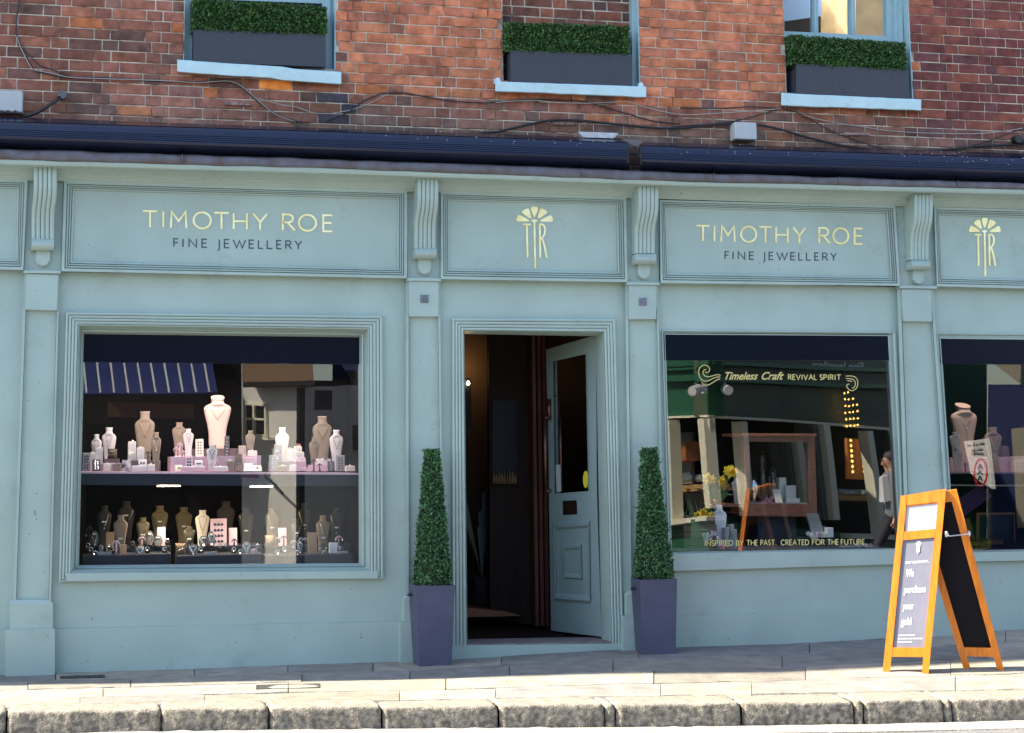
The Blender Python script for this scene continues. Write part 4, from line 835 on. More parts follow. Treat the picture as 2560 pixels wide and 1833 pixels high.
def chain(info, drop, wid, ma, label, pend=.006, pm=None, top=.80, r=.0016):
    o, b, t, w, Y = info; H = t.z-b.z; pts = []
    for k in range(13):
        u = -1+2*k/12; x = b.x+u*wid*w; q = top-drop*(1-abs(u)**1.35); yy = Y-w*.36*.92*max(.30, (1-(u*wid)**2))**.5*(1.0 if q < .8 else .9)-.005
        pts.append((x, yy, b.z+H*q))
    m_ = MB(); m_.tube(pts, r, 5)
    p = Vector(pts[6])-Vector((0, .003, .004)); m_.lathe(p-Vector((0, 0, 2*pend)), [(.001, 0), (pend*.8, pend*.7), (pend*.7, pend*1.4), (.001, 2*pend)], 8)
    return m_.build('necklace', ma, label=label, cat='necklace', group='necklaces shown on the busts')
GU, GLo = 'necklace busts on the upper window shelf', 'necklace busts in the lower window display'
z1, z2 = (lambda x, y: (180+.234*x, 820+.234*y)), (lambda x, y: (540+.234*x, 820+.234*y))
def bb_(z, x0, x1, y0, y1): a = z(x0, y0); c = z(x1, y1); return a[0], c[0], a[1], c[1]
SB = 1178.5
BU = {}
for key, z, (x0, x1, y0, y1), Y, ma, lb, kw in [
 ('a', z1, (198, 312, 1138, 1528), .55, WH, 'small white bust, first from the left on the upper shelf', {}),
 ('b', z1, (312, 465, 1065, 1528), .6, WH, 'taller white bust just left of the olive cushion', {}),
 ('c', z1, (662, 877, 893, 1528), .75, TP, 'tallest taupe bust on the left of the upper shelf', {}),
 ('d', z1, (840, 948, 1115, 1528), .55, TP, 'small taupe bust leaning beside the tall taupe one', {}),
 ('e', z1, (1067, 1215, 1010, 1376), .75, TP, 'taupe bust on the pink riser behind a white bust', {}),
 ('f', z1, (1185, 1297, 1078, 1376), .55, WH, 'white bust on the pink riser in front of a taupe bust', {}),
 ('h', z1, (1435, 1550, 1250, 1532), .3, WH, 'small bright white bust in front of the pink riser', {}),
 ('i', z2, (312, 417, 1097, 1380), .7, TP, 'small taupe bust at the right end of the pink riser', {}),
 ('j', z2, (632, 780, 1062, 1528), .65, WH, 'white bust standing behind the grey-green cards right of centre', {}),
 ('k', z2, (1030, 1237, 943, 1528), .8, TP, 'large taupe bust at the right of the upper shelf', {}),
 ('l', z2, (993, 1102, 1165, 1528), .55, TP, 'small taupe bust overlapping the large taupe bust on the right', {}),
 ('m', z2, (1212, 1358, 1090, 1528), .6, WH, 'white bust at the right end of the upper shelf', {}),
 ('n', z2, (1140, 1200, 1310, 1412), .45, TP, 'tiny taupe bust on the white slab at the right', {}),
 ('o', z1, (870, 942, 1395, 1528), .3, TP, 'tiny taupe bust beside the white ring box on the upper shelf', {})]:
    BU[key] = bust(*bb_(z, x0, x1, y0, y1), Y, ma, lb, GU, **kw)
x0, y0 = z1(1405, 725); x1, y1 = z2(157, 1252)
BU['g'] = bust(x0, x1, y0+4, y1+1, .72, SKN, 'largest blush pink bust with sloping neck in the middle of the upper shelf', GU, tilt=.38, ydep=.42, neck=1.0)
for k, dr, wd, ma, lb in (('a', .16, .42, SIL, 'silver chain on the first small white bust'), ('b', .2, .40, SIL, 'fine silver drop chain on the white bust by the olive cushion'), ('c', .2, .62, GLD, 'gold chain with pendant on the tallest taupe bust'), ('d', .22, .5, SIL, 'silver necklace on the small taupe bust by the tall one'), ('e', .22, .6, GLD, 'gold necklace on the taupe bust on the pink riser'), ('f', .22, .45, SIL, 'fine necklace on the white bust on the pink riser'), ('g', .24, .62, GLD, 'beaded rose gold necklace on the largest pink bust'), ('h', .25, .5, JET, 'dark pendant necklace on the small bright white bust'), ('i', .2, .5, SIL, 'silver necklace on the small taupe bust at the riser end'), ('k', .2, .6, GLD, 'gold necklace on the large taupe bust at the right'), ('l', .25, .6, GLD, 'gold pendant on the small taupe bust at the right'), ('m', .22, .5, JET, 'dark drop necklace on the right end white bust')):
    chain(BU[k], dr, wd, ma, lb)
def blk(nm, cat, q, Y, ma, label, grp, dep=.05, top=None, lean=0., marks=None, mm=None):
    """box-like item standing with its front at Y; marks: (rows, cols) of small jewels on the front"""
    x0, x1, y0, y1 = q; a, c = P(x0, y0, Y), P(x1, y1, Y); b_ = MB()
    f = [Vector((a.x, Y+lean, a.z)), Vector((c.x, Y+lean, a.z)), Vector((c.x, Y, c.z)), Vector((a.x, Y, c.z))]; bk = [v+Vector((0, dep, 0)) for v in f]; e = min(.003, (c.x-a.x)*.06)
    cen = sum(f, Vector())/4; ins = [v+(cen-v).normalized()*e*1.4-Vector((0, .0015, 0)) for v in f]
    b_.loft([bk, f, ins]); o = b_.build(nm, ma, label=label, cat=cat, group=grp)
    if top:
        t = MB(); t.box(((a.x+c.x)/2, Y+lean+dep/2, a.z+.004), ((c.x-a.x)*.94, dep*.92, .008), bev=.002); t.build('lid', top, o)
        g = MB(); g.lathe(((a.x+c.x)/2, Y+lean+dep*.4, a.z+.008), [(.005, 0), (.007, .005), (.004, .011), (.001, .013)], 8); g.build('ring', SIL, o)
    if marks:
        g = MB(); r_, c_n = marks
        for i in range(r_):
            for j in range(c_n):
                u = (j+.5)/c_n; v = (i+.5)/r_; p = f[0].lerp(f[1], .18+.64*u).lerp(f[3].lerp(f[2], .18+.64*u), .10+.80*v); rr = min((c.x-a.x)/c_n*.26, (a.z-c.z)/r_*.26)
                g.lathe(p+Vector((R.uniform(-.1, .1)*rr, -.003, -rr)), [(.001, 0), (rr, rr*.6), (rr*.8, rr*1.3), (.001, rr*2)], 7, (1.2, .4))
        g.build('earrings', mm or SIL, o)
    return o
CG, BG = 'jewellery cards on the upper shelf', 'ring boxes on the upper shelf'
for z, q, Y, ma, lb, kw in [
 (z1, (115, 195, 1335, 1530), .30, GRY, 'pale grey card with five rows of dark earrings at the left end', dict(marks=(5, 2), mm=JET, lean=.02)),
 (z1, (218, 300, 1407, 1530), .28, DKG, 'dark grey card with white drop earrings beside the left riser', dict(marks=(4, 2), lean=.02)),
 (z1, (1322, 1405, 1188, 1376), .55, CRM, 'tall cream card of earrings on the pink riser below the pink bust', dict(marks=(5, 2), mm=TP, lean=.03)),
 (z1, (1212, 1290, 1365, 1530), .32, PK, 'pale pink card with four pairs of earrings before the riser', dict(marks=(4, 2), mm=JET, lean=.02)),
 (z1, (1315, 1395, 1415, 1530), .32, WH, 'small white card with two pairs of earrings before the riser', dict(marks=(2, 2), mm=JET, lean=.02)),
 (z1, (710, 797, 1405, 1530), .36, WH, 'white card with blue stone behind the white block', dict(marks=(2, 2), mm=JET, lean=.02)),
 (z1, (1103, 1180, 1465, 1530), .27, CRM, 'cream booklet with a gold ring at the left of the riser front', dict(marks=(1, 1), mm=GLD, lean=.02)),
 (z2, (245, 325, 1258, 1380), .58, TP, 'taupe card with silver drops on the right end of the riser', dict(marks=(4, 2), lean=.03)),
 (z2, (570, 655, 1360, 1530), .33, GRY, 'grey card with five bars of silver earrings right of the shelf gap', dict(marks=(5, 1), lean=.02)),
 (z2, (625, 708, 1243, 1530), .5, GRY, 'tall plain grey card behind the silver earring card', dict(marks=(3, 1), lean=.02)),
 (z2, (1195, 1270, 1425, 1530), .3, DKG, 'dark card with a silver chain near the right end', dict(marks=(5, 1), lean=.02)),
 (z2, (1287, 1378, 1360, 1530), .36, GRY, 'pale card with five rows of chains at the right end', dict(marks=(5, 2), mm=JET, lean=.02)),
 (z2, (300, 395, 1445, 1530), .26, WH, 'striped white card leaning in front of the pink board', dict(marks=(1, 3), mm=PK, lean=.05)),
 (z2, (395, 490, 1470, 1530), .25, CRM, 'cream card leaning at the corner of the pink riser', dict(marks=(1, 1), mm=GLD, lean=.05))]:
    blk('jewellery_card', 'jewellery card', bb_(z, *q), Y, ma, lb, CG, dep=.008, **kw)
for z, q, Y, ma, tp, lb in [
 (z1, (600, 683, 1225, 1345), .5, WH, CRM, 'white ring block, upper of two stacked left of the tall taupe bust'), (z1, (598, 684, 1345, 1418), .48, WH, CRM, 'white ring block, lower of two stacked left of the tall taupe bust'),
 (z1, (692, 772, 1288, 1418), .46, WH, CRM, 'white ring block in front of the tall taupe bust'), (z1, (253, 328, 1285, 1445), .42, WH, CRM, 'tall white ring block between two white busts at the left'),
 (z1, (195, 245, 1340, 1530), .40, WH, CRM, 'narrow white ring block behind the left earring card'), (z1, (333, 420, 1465, 1530), .27, CRM, WH, 'cream box with a blue ring in front of the left riser'),
 (z1, (442, 518, 1470, 1530), .27, TP, OLV, 'brown box with a gold clasp in front of the left riser'), (z1, (803, 888, 1470, 1530), .26, WH, CRM, 'white box with small earrings left of the tiny taupe bust'),
 (z1, (635, 797, 1485, 1530), .26, WH, WH, 'low white block under the blue stone card'), (z1, (1165, 1425, 1492, 1530), .25, PK, WH, 'long low white tray before the pink riser'),
 (z1, (1512, 1670, 1492, 1530), .25, WH, WH, 'low white block beside the bright white bust'), (z2, (345, 440, 1322, 1380), .52, CRM, WH, 'cream watch box on the right end of the riser'),
 (z2, (120, 190, 1425, 1530), .27, TP, CRM, 'tall taupe ring block in front of the pink riser'), (z2, (208, 280, 1362, 1470), .29, TP, OLV, 'taupe ring block on top of another by the pink board'), (z2, (205, 280, 1470, 1530), .27, TP, OLV, 'taupe ring block under another by the pink board'),
 (z2, (755, 832, 1302, 1425), .48, WH, CRM, 'white ring block in front of the white bust right of centre'), (z2, (838, 918, 1278, 1335), .47, WH, CRM, 'white ring block under the pink flower'),
 (z2, (843, 942, 1335, 1395), .45, WH, CRM, 'white ring block second from the top under the pink flower'), (z2, (832, 958, 1395, 1430), .43, WH, PK, 'wide white slab under the stacked ring blocks'),
 (z2, (845, 962, 1430, 1510), .42, PK, PK, 'pink block at the foot of the flower stack'), (z2, (670, 760, 1482, 1530), .28, TP, CRM, 'taupe box with gold clasp on the right section'), (z2, (790, 868, 1475, 1530), .27, WH, WH, 'small white box beside the pink box'),
 (z2, (870, 990, 1508, 1530), .26, PK, PK, 'low pink box on the right section of the shelf'), (z2, (1388, 1487, 1485, 1530), .27, CRM, CRM, 'cream box with a brooch at the far right of the upper shelf'), (z2, (1065, 1230, 1412, 1468), .46, WH, WH, 'white slab under the tiny taupe bust')]:
    blk('ring_box', 'ring box', bb_(z, *q), Y, ma, lb, BG, dep=.055, top=tp)
RG = 'display risers on the upper shelf'
blk('riser', 'riser', bb_(z1, 300, 530, 1446, 1530), .34, PK, 'short pink riser at the left of the upper shelf', RG, .14)
blk('riser', 'riser', bb_(z1, 338, 510, 1400, 1446), .36, MAU, 'grey slab on the left pink riser', RG, .12)
blk('riser', 'riser', bb_(z1, 595, 945, 1418, 1530), .42, MAU, 'low mauve-grey riser under the white ring blocks', RG, .16)
q = z1(1055, 1376)+z2(480, 1530); blk('riser', 'riser', (q[0], q[2], q[1], q[3]), .36, PK, 'long pink riser in the middle of the upper shelf', RG, .45)
q = z1(1270, 1292)+z2(355, 1376); blk('riser', 'riser', (q[0], q[2], q[1], q[3]), .62, MAU, 'dark mauve riser under the largest pink bust', RG, .2)
q = z1(1540, 1252)+z2(85, 1294); blk('riser', 'riser', (q[0], q[2], q[1], q[3]), .63, SKN, 'blush base slab under the largest pink bust', RG, .18)
blk('riser', 'riser', bb_(z2, 590, 842, 1430, 1530), .40, GRY, 'grey-green riser under the cards right of the gap', RG, .2)
blk('riser', 'riser', bb_(z2, 985, 1240, 1466, 1530), .40, PK, 'pink riser at the right end of the upper shelf', RG, .2)
blk('pink_board', 'board', bb_(z2, 283, 440, 1380, 1530), .33, PK, 'deep pink board standing against the right end of the riser', RG, .008, lean=.02)
def pillow(q, Y, ma, label, grp):
    x0, x1, y0, y1 = q; a, c = P(x0, y0, Y), P(x1, y1, Y); lo = []
    for i in range(9):
        v = -1+2*i/8; z = (a.z+c.z)/2-(a.z-c.z)/2*v*(-1); L = []
        for k in range(16):
            an = 2*math.pi*k/16; ca, sa = math.cos(an), math.sin(an); wv = (1-.16*(1-v*v)) if abs(ca) > .3 else 1
            L.append(Vector(((a.x+c.x)/2+(c.x-a.x)/2*wv*math.copysign(abs(ca)**.6, ca), Y+.04+.03*(1-v**4)*math.copysign(abs(sa)**.9, sa)*(1-.6*abs(ca)**3), z)))
        lo.append(L)
    o = MB().loft(lo).build('bracelet_cushion', ma, smooth=True, label=label, cat='cushion', group=grp)
    r = MB(); r.tube([((a.x+c.x)/2+(c.x-a.x)*.30*math.cos(t), Y+.005-.006, (a.z+c.z)/2+.006*math.sin(t*2)) for t in [math.pi*k/8 for k in range(9)]], .004, 6); r.build('bracelet', SIL, o)
PG = 'bracelet cushions in the window'
pillow(bb_(z1, 377, 487, 1292, 1402), .42, OLV, 'olive bracelet cushion on the grey slab at the upper left', PG)
def tstand(q, Y, ma, label, grp, arms=1):
    x0, x1, y0, y1 = q; a, c = P(x0, y0, Y), P(x1, y1, Y); cx = (a.x+c.x)/2; w = (c.x-a.x)/2; h = a.z-c.z; m_ = MB()
    m_.tube([(cx, Y, c.z), (cx, Y, a.z-.1*h)], [w*.34, w*.24], 8)
    m_.tube([(cx+w*u, Y-.006, a.z-.04*h-(.28*h)*abs(u)**2.2) for u in (-1, -.7, -.35, 0, .35, .7, 1)], [w*.16, w*.2, w*.2, w*.2, w*.2, w*.2, w*.16], 8)
    m_.lathe((cx, Y, c.z), [(w*.6, 0), (w*.6, .004), (w*.3, .009)], 12); o = m_.build('earring_stand', ma, smooth=True, label=label, cat='earring stand', group=grp)
    g = MB()
    for sx_ in (-1, 1): g.lathe((cx+sx_*w*.92, Y-.012, a.z-.50*h), [(.001, 0), (w*.13, .2*w), (w*.09, .45*w), (.001, .6*w)], 7)
    g.build('earrings', SIL, o)
SG = 'T-shaped earring stands in the window'
for z, q, Y, ma, lb in [(z1, (1082, 1140, 1275, 1378), .5, PK, 'pink earring stand at the left edge of the pink riser'), (z1, (1118, 1182, 1225, 1378), .56, PK, 'taller pink earring stand on the pink riser'), (z1, (1168, 1217, 1315, 1378), .46, PK, 'shortest pink earring stand on the pink riser'),
 (z1, (1465, 1530, 1442, 1530), .24, PK, 'small pink earring stand before the bright white bust'), (z1, (1502, 1560, 1392, 1530), .34, WH, 'white earring stand behind the bright white bust'), (z1, (785, 845, 1318, 1418), .46, DKG, 'dark earring stand between ring block and small taupe bust'),
 (z2, (1018, 1072, 1400, 1530), .32, DKG, 'dark earring stand before the right pink riser'), (z2, (1080, 1135, 1450, 1530), .28, JET, 'black earring stand before the right pink riser')]: tstand(bb_(z, *q), Y, ma, lb, SG)
fm = MB(); c = P(*z2(880, 1262), .5)
for k in range(9): a = k*.698; fm.add([c, c+Vector((.016*math.cos(a), -.006, .016*math.sin(a)+.004)), c+Vector((.020*math.cos(a+.35), -.014, .020*math.sin(a+.35))), c+Vector((.016*math.cos(a+.7), -.006, .016*math.sin(a+.7)+.004))], [[0, 1, 2, 3]])
fm.lathe(c-Vector((0, 0, .022)), [(.01, 0), (.014, .014), (.012, .026), (.004, .032)], 8); fm.build('rose_ornament', mat('pink_petal', (.55, .22, .24), .6), label='pink rose ornament on top of the white ring blocks', cat='ornament')
br = MB(); a, c = P(*z2(92, 1155), .6), P(*z2(145, 1376), .58); br.box(((a.x+c.x)/2, .60, (a.z+c.z)/2), (c.x-a.x, .012, a.z-c.z), bev=.003); o = br.build('bracelet_ramp', DKG, label='dark ramp holding a silver link bracelet right of the pink bust', cat='bracelet stand')
g = MB()
for k in range(6): z_ = a.z-(a.z-c.z)*(k+.6)/6.4; g.tube([((a.x+c.x)/2+.008*math.cos(t), .588, z_+.006*math.sin(t)) for t in [k2*.7 for k2 in range(10)]], .0022, 5)
g.build('bracelet', SIL, o)
bk_ = MB(); q = bb_(z1, 537, 630, 1412, 1530); blk('booklet', 'booklet', q, .3, mat('photo_card', (.5, .48, .5), .5, col2=(.02, .02, .02), vscale=28), 'black and white photo booklet in front of the mauve riser', None, .01, lean=.02)
# --- shelf with lamps, lower plinths
sh = obj('display_shelf', label='pale-edged display shelf with a navy front across the left shop window', cat='shelf')
m_ = MB(); a, c = P(199, 1179.5, .17), P(900, 1183, .17); d_, e_ = P(199, 1184, .17), P(900, 1187.3, .17)
m_.loft([[a, c, e_, d_], [Vector((a.x, .98, a.z+.0)), Vector((c.x, .98, c.z)), Vector((e_.x, .98, e_.z)), Vector((d_.x, .98, d_.z))]]); m_.build('shelf_top', PK, sh)
m_ = MB(); m_.pp([(199, 1185), (900, 1188.3), (900, 1216), (199, 1212.5)], .18, .195); m_.build('shelf_fascia', NVB, sh)
LMP = mat('lamp_lens', (1, .78, .42), .5, emit=9)
def puck(px, py, Y, r, par, en, col):
    c = P(px, py, Y); m_ = MB(); m_.lathe(c+Vector((0, 0, .0)), [(r, 0), (r*1.0, .006), (r*.6, .010)], 20); m_.build('lamp', LMP, par)
    l = bpy.data.lights.new('display_lamp', 'SPOT'); l.energy = en; l.color = col; l.spot_size = math.radians(125); l.spot_blend = .6; l.shadow_soft_size = .04; o = obj('display_lamp', par, data=l); o.location = c-Vector((0, 0, .02)); o.rotation_euler = (0, 0, 0)
puck(422, 1216, .40, .080, sh, 4.5, (1, .86, .66)); puck(653.5, 1217.5, .40, .080, sh, 4.5, (1, .86, .68))
for px, en in ((330, 9), (545, 8), (800, 9)):
    l = bpy.data.lights.new('ceiling_or_fill_spot', 'SPOT'); l.energy = en*1.6; l.color = (1, .80, .72); l.spot_size = math.radians(120); l.spot_blend = .7; l.shadow_soft_size = .05; o = obj('ceiling_or_fill_spot', SW1, data=l); c = P(px, 850, .30); o.location = c; o.rotation_euler = (Vector((0, -.35, 1))).to_track_quat('Z', 'Y').to_euler()
l3, l4 = (lambda x, y: (180+.1724*x, 1160+.1724*y)), (lambda x, y: (540+.1724*x, 1160+.1724*y))
PLG = 'navy cloth plinths in the lower window display'
for x0, x1, lb in ((206, 428, 'left navy plinth on the window floor'), (443, 656, 'middle navy plinth on the window floor'), (664, 884, 'right navy plinth on the window floor')):
    a, c = P(x0, 1390, .2), P(x1, 1420, .2); MB().box(((a.x+c.x)/2, .36, (a.z+c.z)/2), (c.x-a.x, .32, a.z-c.z), bev=.004).build('plinth', NVB, label=lb, cat='plinth', group=PLG)
for x0, x1, lb in ((300, 427, 'raised navy step behind the left plinth'), (445, 655, 'raised navy step behind the middle plinth'), (668, 880, 'raised navy step behind the right plinth')):
    a, c = P(x0, 1368, .53), P(x1, 1420, .53); MB().box(((a.x+c.x)/2, .72, (a.z+c.z)/2), (c.x-a.x, .36, a.z-c.z), bev=.004).build('plinth', NVB, label=lb, cat='plinth', group=PLG)
BL = {}
for key, z, (x0, x1, y0, y1), Y, ma, lb in [
 ('a', l3, (350, 565, 605, 1220), .7, DKB, 'charcoal bust at the left of the lower display'), ('b', l3, (650, 905, 545, 1210), .85, DKB, 'tall charcoal bust behind the tan bust at the left'), ('c', l3, (595, 800, 740, 1330), .38, TAN, 'tan suede bust at the left of the lower display'),
 ('d', l3, (925, 1120, 778, 1205), .65, OLV, 'olive bust right of the left plinth pendants'), ('e', l3, (1145, 1387, 608, 1205), .8, OLV, 'olive bust with two gold chains under the left lamp'), ('f', l3, (1495, 1737, 628, 1205), .85, OLV, 'plain olive bust under the lamps'),
 ('g', l3, (1610, 1787, 908, 1205), .6, OLV, 'small olive bust with a white pendant'), ('h', l3, (1783, 1990, 672, 1205), .6, CRM, 'bright cream bust in the middle of the lower display'), ('i', l4, (5, 268, 545, 1205), .88, DKB, 'tall charcoal bust behind the pink fabric panel'),
 ('j', l4, (315, 548, 640, 1205), .8, DKB, 'charcoal bust with a green drop pendant'), ('k', l4, (708, 912, 638, 1205), .75, OLV, 'olive charcoal bust with a silver round pendant'), ('l', l4, (1085, 1262, 800, 1205), .62, DKB, 'small charcoal bust before the right lamp reflection'),
 ('m', l4, (1175, 1380, 568, 1205), .85, DKB, 'tall charcoal bust with gold twist pendant at the right'), ('n', l4, (1450, 1647, 748, 1330), .45, TAN, 'tan bust at the right of the lower display'), ('o', l4, (1640, 1842, 640, 1205), .8, DKB, 'charcoal bust at the right end of the lower display')]:
    BL[key] = bust(*bb_(z, x0, x1, y0, y1), Y, ma, lb, GLo)
for k, dr, wd, ma, lb in (('a', .3, .6, SIL, 'silver chain on the left charcoal bust'), ('b', .28, .75, SIL, 'silver chain on the tall charcoal bust behind the tan one'), ('d', .35, .8, SIL, 'silver chain on the olive bust by the left pendants'), ('e', .45, .85, GLD, 'long gold chain on the olive bust under the left lamp'), ('g', .35, .8, SIL, 'round silver pendant on the small olive bust'), ('h', .38, .6, GLD, 'gold ring pendant on the bright cream bust'), ('j', .3, .8, GLD, 'gold chain with green drop in the lower display'), ('k', .3, .6, SIL, 'round silver pendant on the olive charcoal bust'), ('l', .35, .8, SIL, 'silver drops on the small charcoal bust'), ('m', .35, .8, GLD, 'gold twist pendant on the tall right charcoal bust'), ('n', .22, .4, SIL, 'silver drop on the tan bust at the right'), ('o', .4, .8, GLD, 'rose gold hoops on the right end charcoal bust')): chain(BL[k], dr, wd, ma, lb, .007, r=.0022)
TG = mat('price_tag', (.75, .75, .75), .6); tg = [('a', .62), ('b', .70), ('c', .42), ('d', .42), ('e', .62), ('f', .52), ('g', .4), ('j', .42), ('k', .5), ('l', .5), ('m', .5), ('n', .45), ('o', .5)]
for k, q in tg:
    o, b, t, w, Y = BL[k]; m_ = MB(); m_.box((b.x, Y-w*.40, b.z+(t.z-b.z)*q), (.028, .002, .009)); x = m_.build('price_tag', TG, o)
CG2 = 'jewellery cards in the lower display'
q = l3(2012, 800)+l4(155, 1200); blk('jewellery_card', 'jewellery card', (q[0], q[2], q[1], q[3]), .56, PK, 'large pink ribbed panel with small stud earrings in the lower display', CG2, .02, lean=.03, marks=(4, 3), mm=JET)
for z, q, Y, ma, lb in [(l3, (1238, 1357, 920, 1195), .58, PK, 'tall pink card under the left lamp'), (l4, (190, 308, 932, 1197), .58, PK, 'tall pink card right of the ribbed panel'), (l4, (908, 1026, 932, 1197), .58, PK, 'tall pink card right of the tan cushion'), (l3, (495, 610, 993, 1265), .5, TAN, 'taupe ribbed card left of the tan bust'), (l3, (693, 790, 1172, 1332), .3, TAN, 'tan card leaning at the front of the left plinth'), (l4, (1335, 1470, 998, 1325), .36, TAN, 'taupe curved card left of the right tan bust')]: blk('jewellery_card', 'jewellery card', bb_(z, *q), Y, ma, lb, CG2, .01, lean=.03)
for z, q, lb in [(l3, (380, 572, 1278, 1336), 'white name plate at the front of the left plinth'), (l3, (1918, 2106, 1278, 1332), 'white name plate at the front of the middle plinth'), (l4, (1760, 1914, 1268, 1322), 'white name plate at the front of the right plinth')]: blk('name_plate', 'name plate', bb_(z, *q), .24, GRY, lb, 'white name plates', .02)
blk('box', 'box', bb_(l4, 1650, 1762, 1145, 1322), .30, WH, 'white box with a round dial at the right of the lower display', None, .05)
pillow(bb_(l3, 1500, 1658, 1155, 1330), .32, TAN, 'taupe cushion with bracelets on the middle plinth', PG); pillow(bb_(l4, 708, 868, 1035, 1200), .5, TAN, 'tan cushion with pale earrings right of the lamp', PG)
for z, q, Y, ma, lb in [(l3, (585, 692, 1110, 1332), .28, PK, 'pink earring stand in front of the tan bust'), (l3, (958, 1064, 1058, 1210), .5, PK, 'pink earring stand on the left raised step'), (l3, (1638, 1722, 1115, 1335), .28, DKG, 'dark earring stand beside the taupe cushion'), (l4, (508, 592, 1232, 1330), .26, PK, 'short pink earring stand at the end of the middle plinth'), (l4, (1728, 1832, 1042, 1205), .55, PK, 'pink earring stand at the right end of the lower display'), (l4, (1085, 1168, 1112, 1215), .45, PK, 'pink earring stand right of the tall pink card'), (l3, (205, 298, 893, 1215), .55, DKB, 'charcoal earring stand at the far left of the lower display'), (l4, (940, 1025, 1040, 1200), .5, DKB, 'charcoal earring stand before the tall pink card'), (l4, (228, 300, 1085, 1215), .45, DKB, 'charcoal earring stand before the pink card at the middle'), (l4, (1500, 1600, 1155, 1325), .28, DKB, 'charcoal earring stand before the right tan bust')]: tstand(bb_(z, *q), Y, ma, lb, SG)
def disc(q, Y, label):
    x0, x1, y0, y1 = q; a, c = P(x0, y0, Y), P(x1, y1, Y); w = (c.x-a.x)/2; h = (a.z-c.z)/2; ce = Vector(((a.x+c.x)/2, Y, (a.z+c.z)/2)); m_ = MB()
    m_.loft([[ce+Vector((w*k*math.cos(t*.393), d+.02*math.sin(t*.393), h*k*math.sin(t*.393))) for t in range(16)] for k, d in ((1, .02), (1, .006), (.86, 0))]); o = m_.build('pendant_stand', DKG, label=label, cat='pendant stand', group='round charcoal pendant stands')
    g = MB(); g.tube([ce+Vector((w*.75*u, -.006+.02*(.7-1.3*abs(1-abs(u)))*.8, h*(.55-1.15*(1-abs(u))))) for u in (-1, -.5, 0, .5, 1)], .0022, 5); p = ce+Vector((0, -.018, -h*.62)); g.lathe(p-Vector((0, 0, .012)), [(.001, 0), (.010, .008), (.001, .020)], 8); g.build('pendant', SIL, o)
    g = MB(); g.box(ce+Vector((0, .004, h*.62)), (w*.8, .006, h*.22)); g.build('price_tag', TG, o)
for z, q, Y, lb in [(l3, (918, 1052, 1188, 1332), .28, 'round pendant stand at the front of the left raised step'), (l3, (1840, 1978, 1043, 1205), .5, 'round pendant stand in front of the cream bust'), (l3, (1690, 1818, 1163, 1332), .28, 'round pendant stand right of the taupe cushion'), (l3, (378, 458, 1168, 1300), .35, 'small round pendant stand above the left name plate'), (l3, (1183, 1312, 1038, 1205), .5, 'round pendant stand overlapping the pink card under the lamp'), (l4, (380, 502, 1128, 1325), .30, 'round pendant stand left of the short pink earring stand'), (l3, (265, 385, 970, 1210), .5, 'dark pendant stand with a cross at the far left'), (l3, (1070, 1187, 972, 1205), .55, 'round pendant stand right of the left olive bust'), (l3, (1968, 2078, 980, 1205), .48, 'navy pendant stand right of the bright cream bust'), (l4, (1178, 1265, 1100, 1325), .30, 'pale pendant stand before the small charcoal bust')]: disc(bb_(z, *q), Y, lb)
rs = [(l3, 232, 1165, .32), (l3, 275, 1225, .28), (l3, 340, 1280, .25), (l3, 560, 1175, .3), (l3, 880, 1140, .5), (l3, 1095, 1220, .3), (l3, 1345, 1222, .3), (l3, 1385, 1105, .5), (l3, 1865, 1222, .3), (l4, 55, 1175, .5), (l4, 140, 1170, .5), (l4, 260, 1225, .3), (l4, 355, 1255, .28), (l4, 600, 1185, .4), (l4, 890, 1270, .28), (l4, 900, 1075, .5), (l4, 990, 1230, .3), (l4, 1175, 1275, .27), (l4, 1235, 1085, .4), (l4, 1300, 1090, .4), (l4, 1570, 1270, .26), (l4, 1815, 1220, .3)]
RL = ['at the far left', 'by the far left watch', 'before the left name plate', 'on the taupe card', 'left of the pink earring stand', 'below the pink earring stand', 'under the tall pink card', 'right of the tall pink card', 'below the cream bust', 'under the pink ribbed panel', 'at the corner of the ribbed panel', 'before the second pink card', 'at the middle plinth end', 'beside the middle earring stand', 'in the black ring holder', 'beside the tan cushion', 'under the charcoal earring stand', 'before the pale pendant stand', 'on the white loop card', 'beside the white loop card', 'below the right tan bust', 'above the right name plate']
for (z, x, y, Y), lb in zip(rs, RL):
    c = P(*z(x, y), Y); m_ = MB(); m_.box(c-Vector((0, -.012, .022)), (.034, .03, .026), bev=.005); o = m_.build('ring_holder', DKB, label='tiny dark ring holder '+lb, cat='ring holder', group='ring holders in the lower display')
    g = MB(); g.tube([c+Vector((.013*math.cos(t*.6), -.004, .013*math.sin(t*.6)-.006)) for t in range(11)], .0032, 5); g.lathe(c+Vector((0, -.006, .004)), [(.001, 0), (.006, .004), (.001, .009)], 6); g.build('ring', SIL, o)
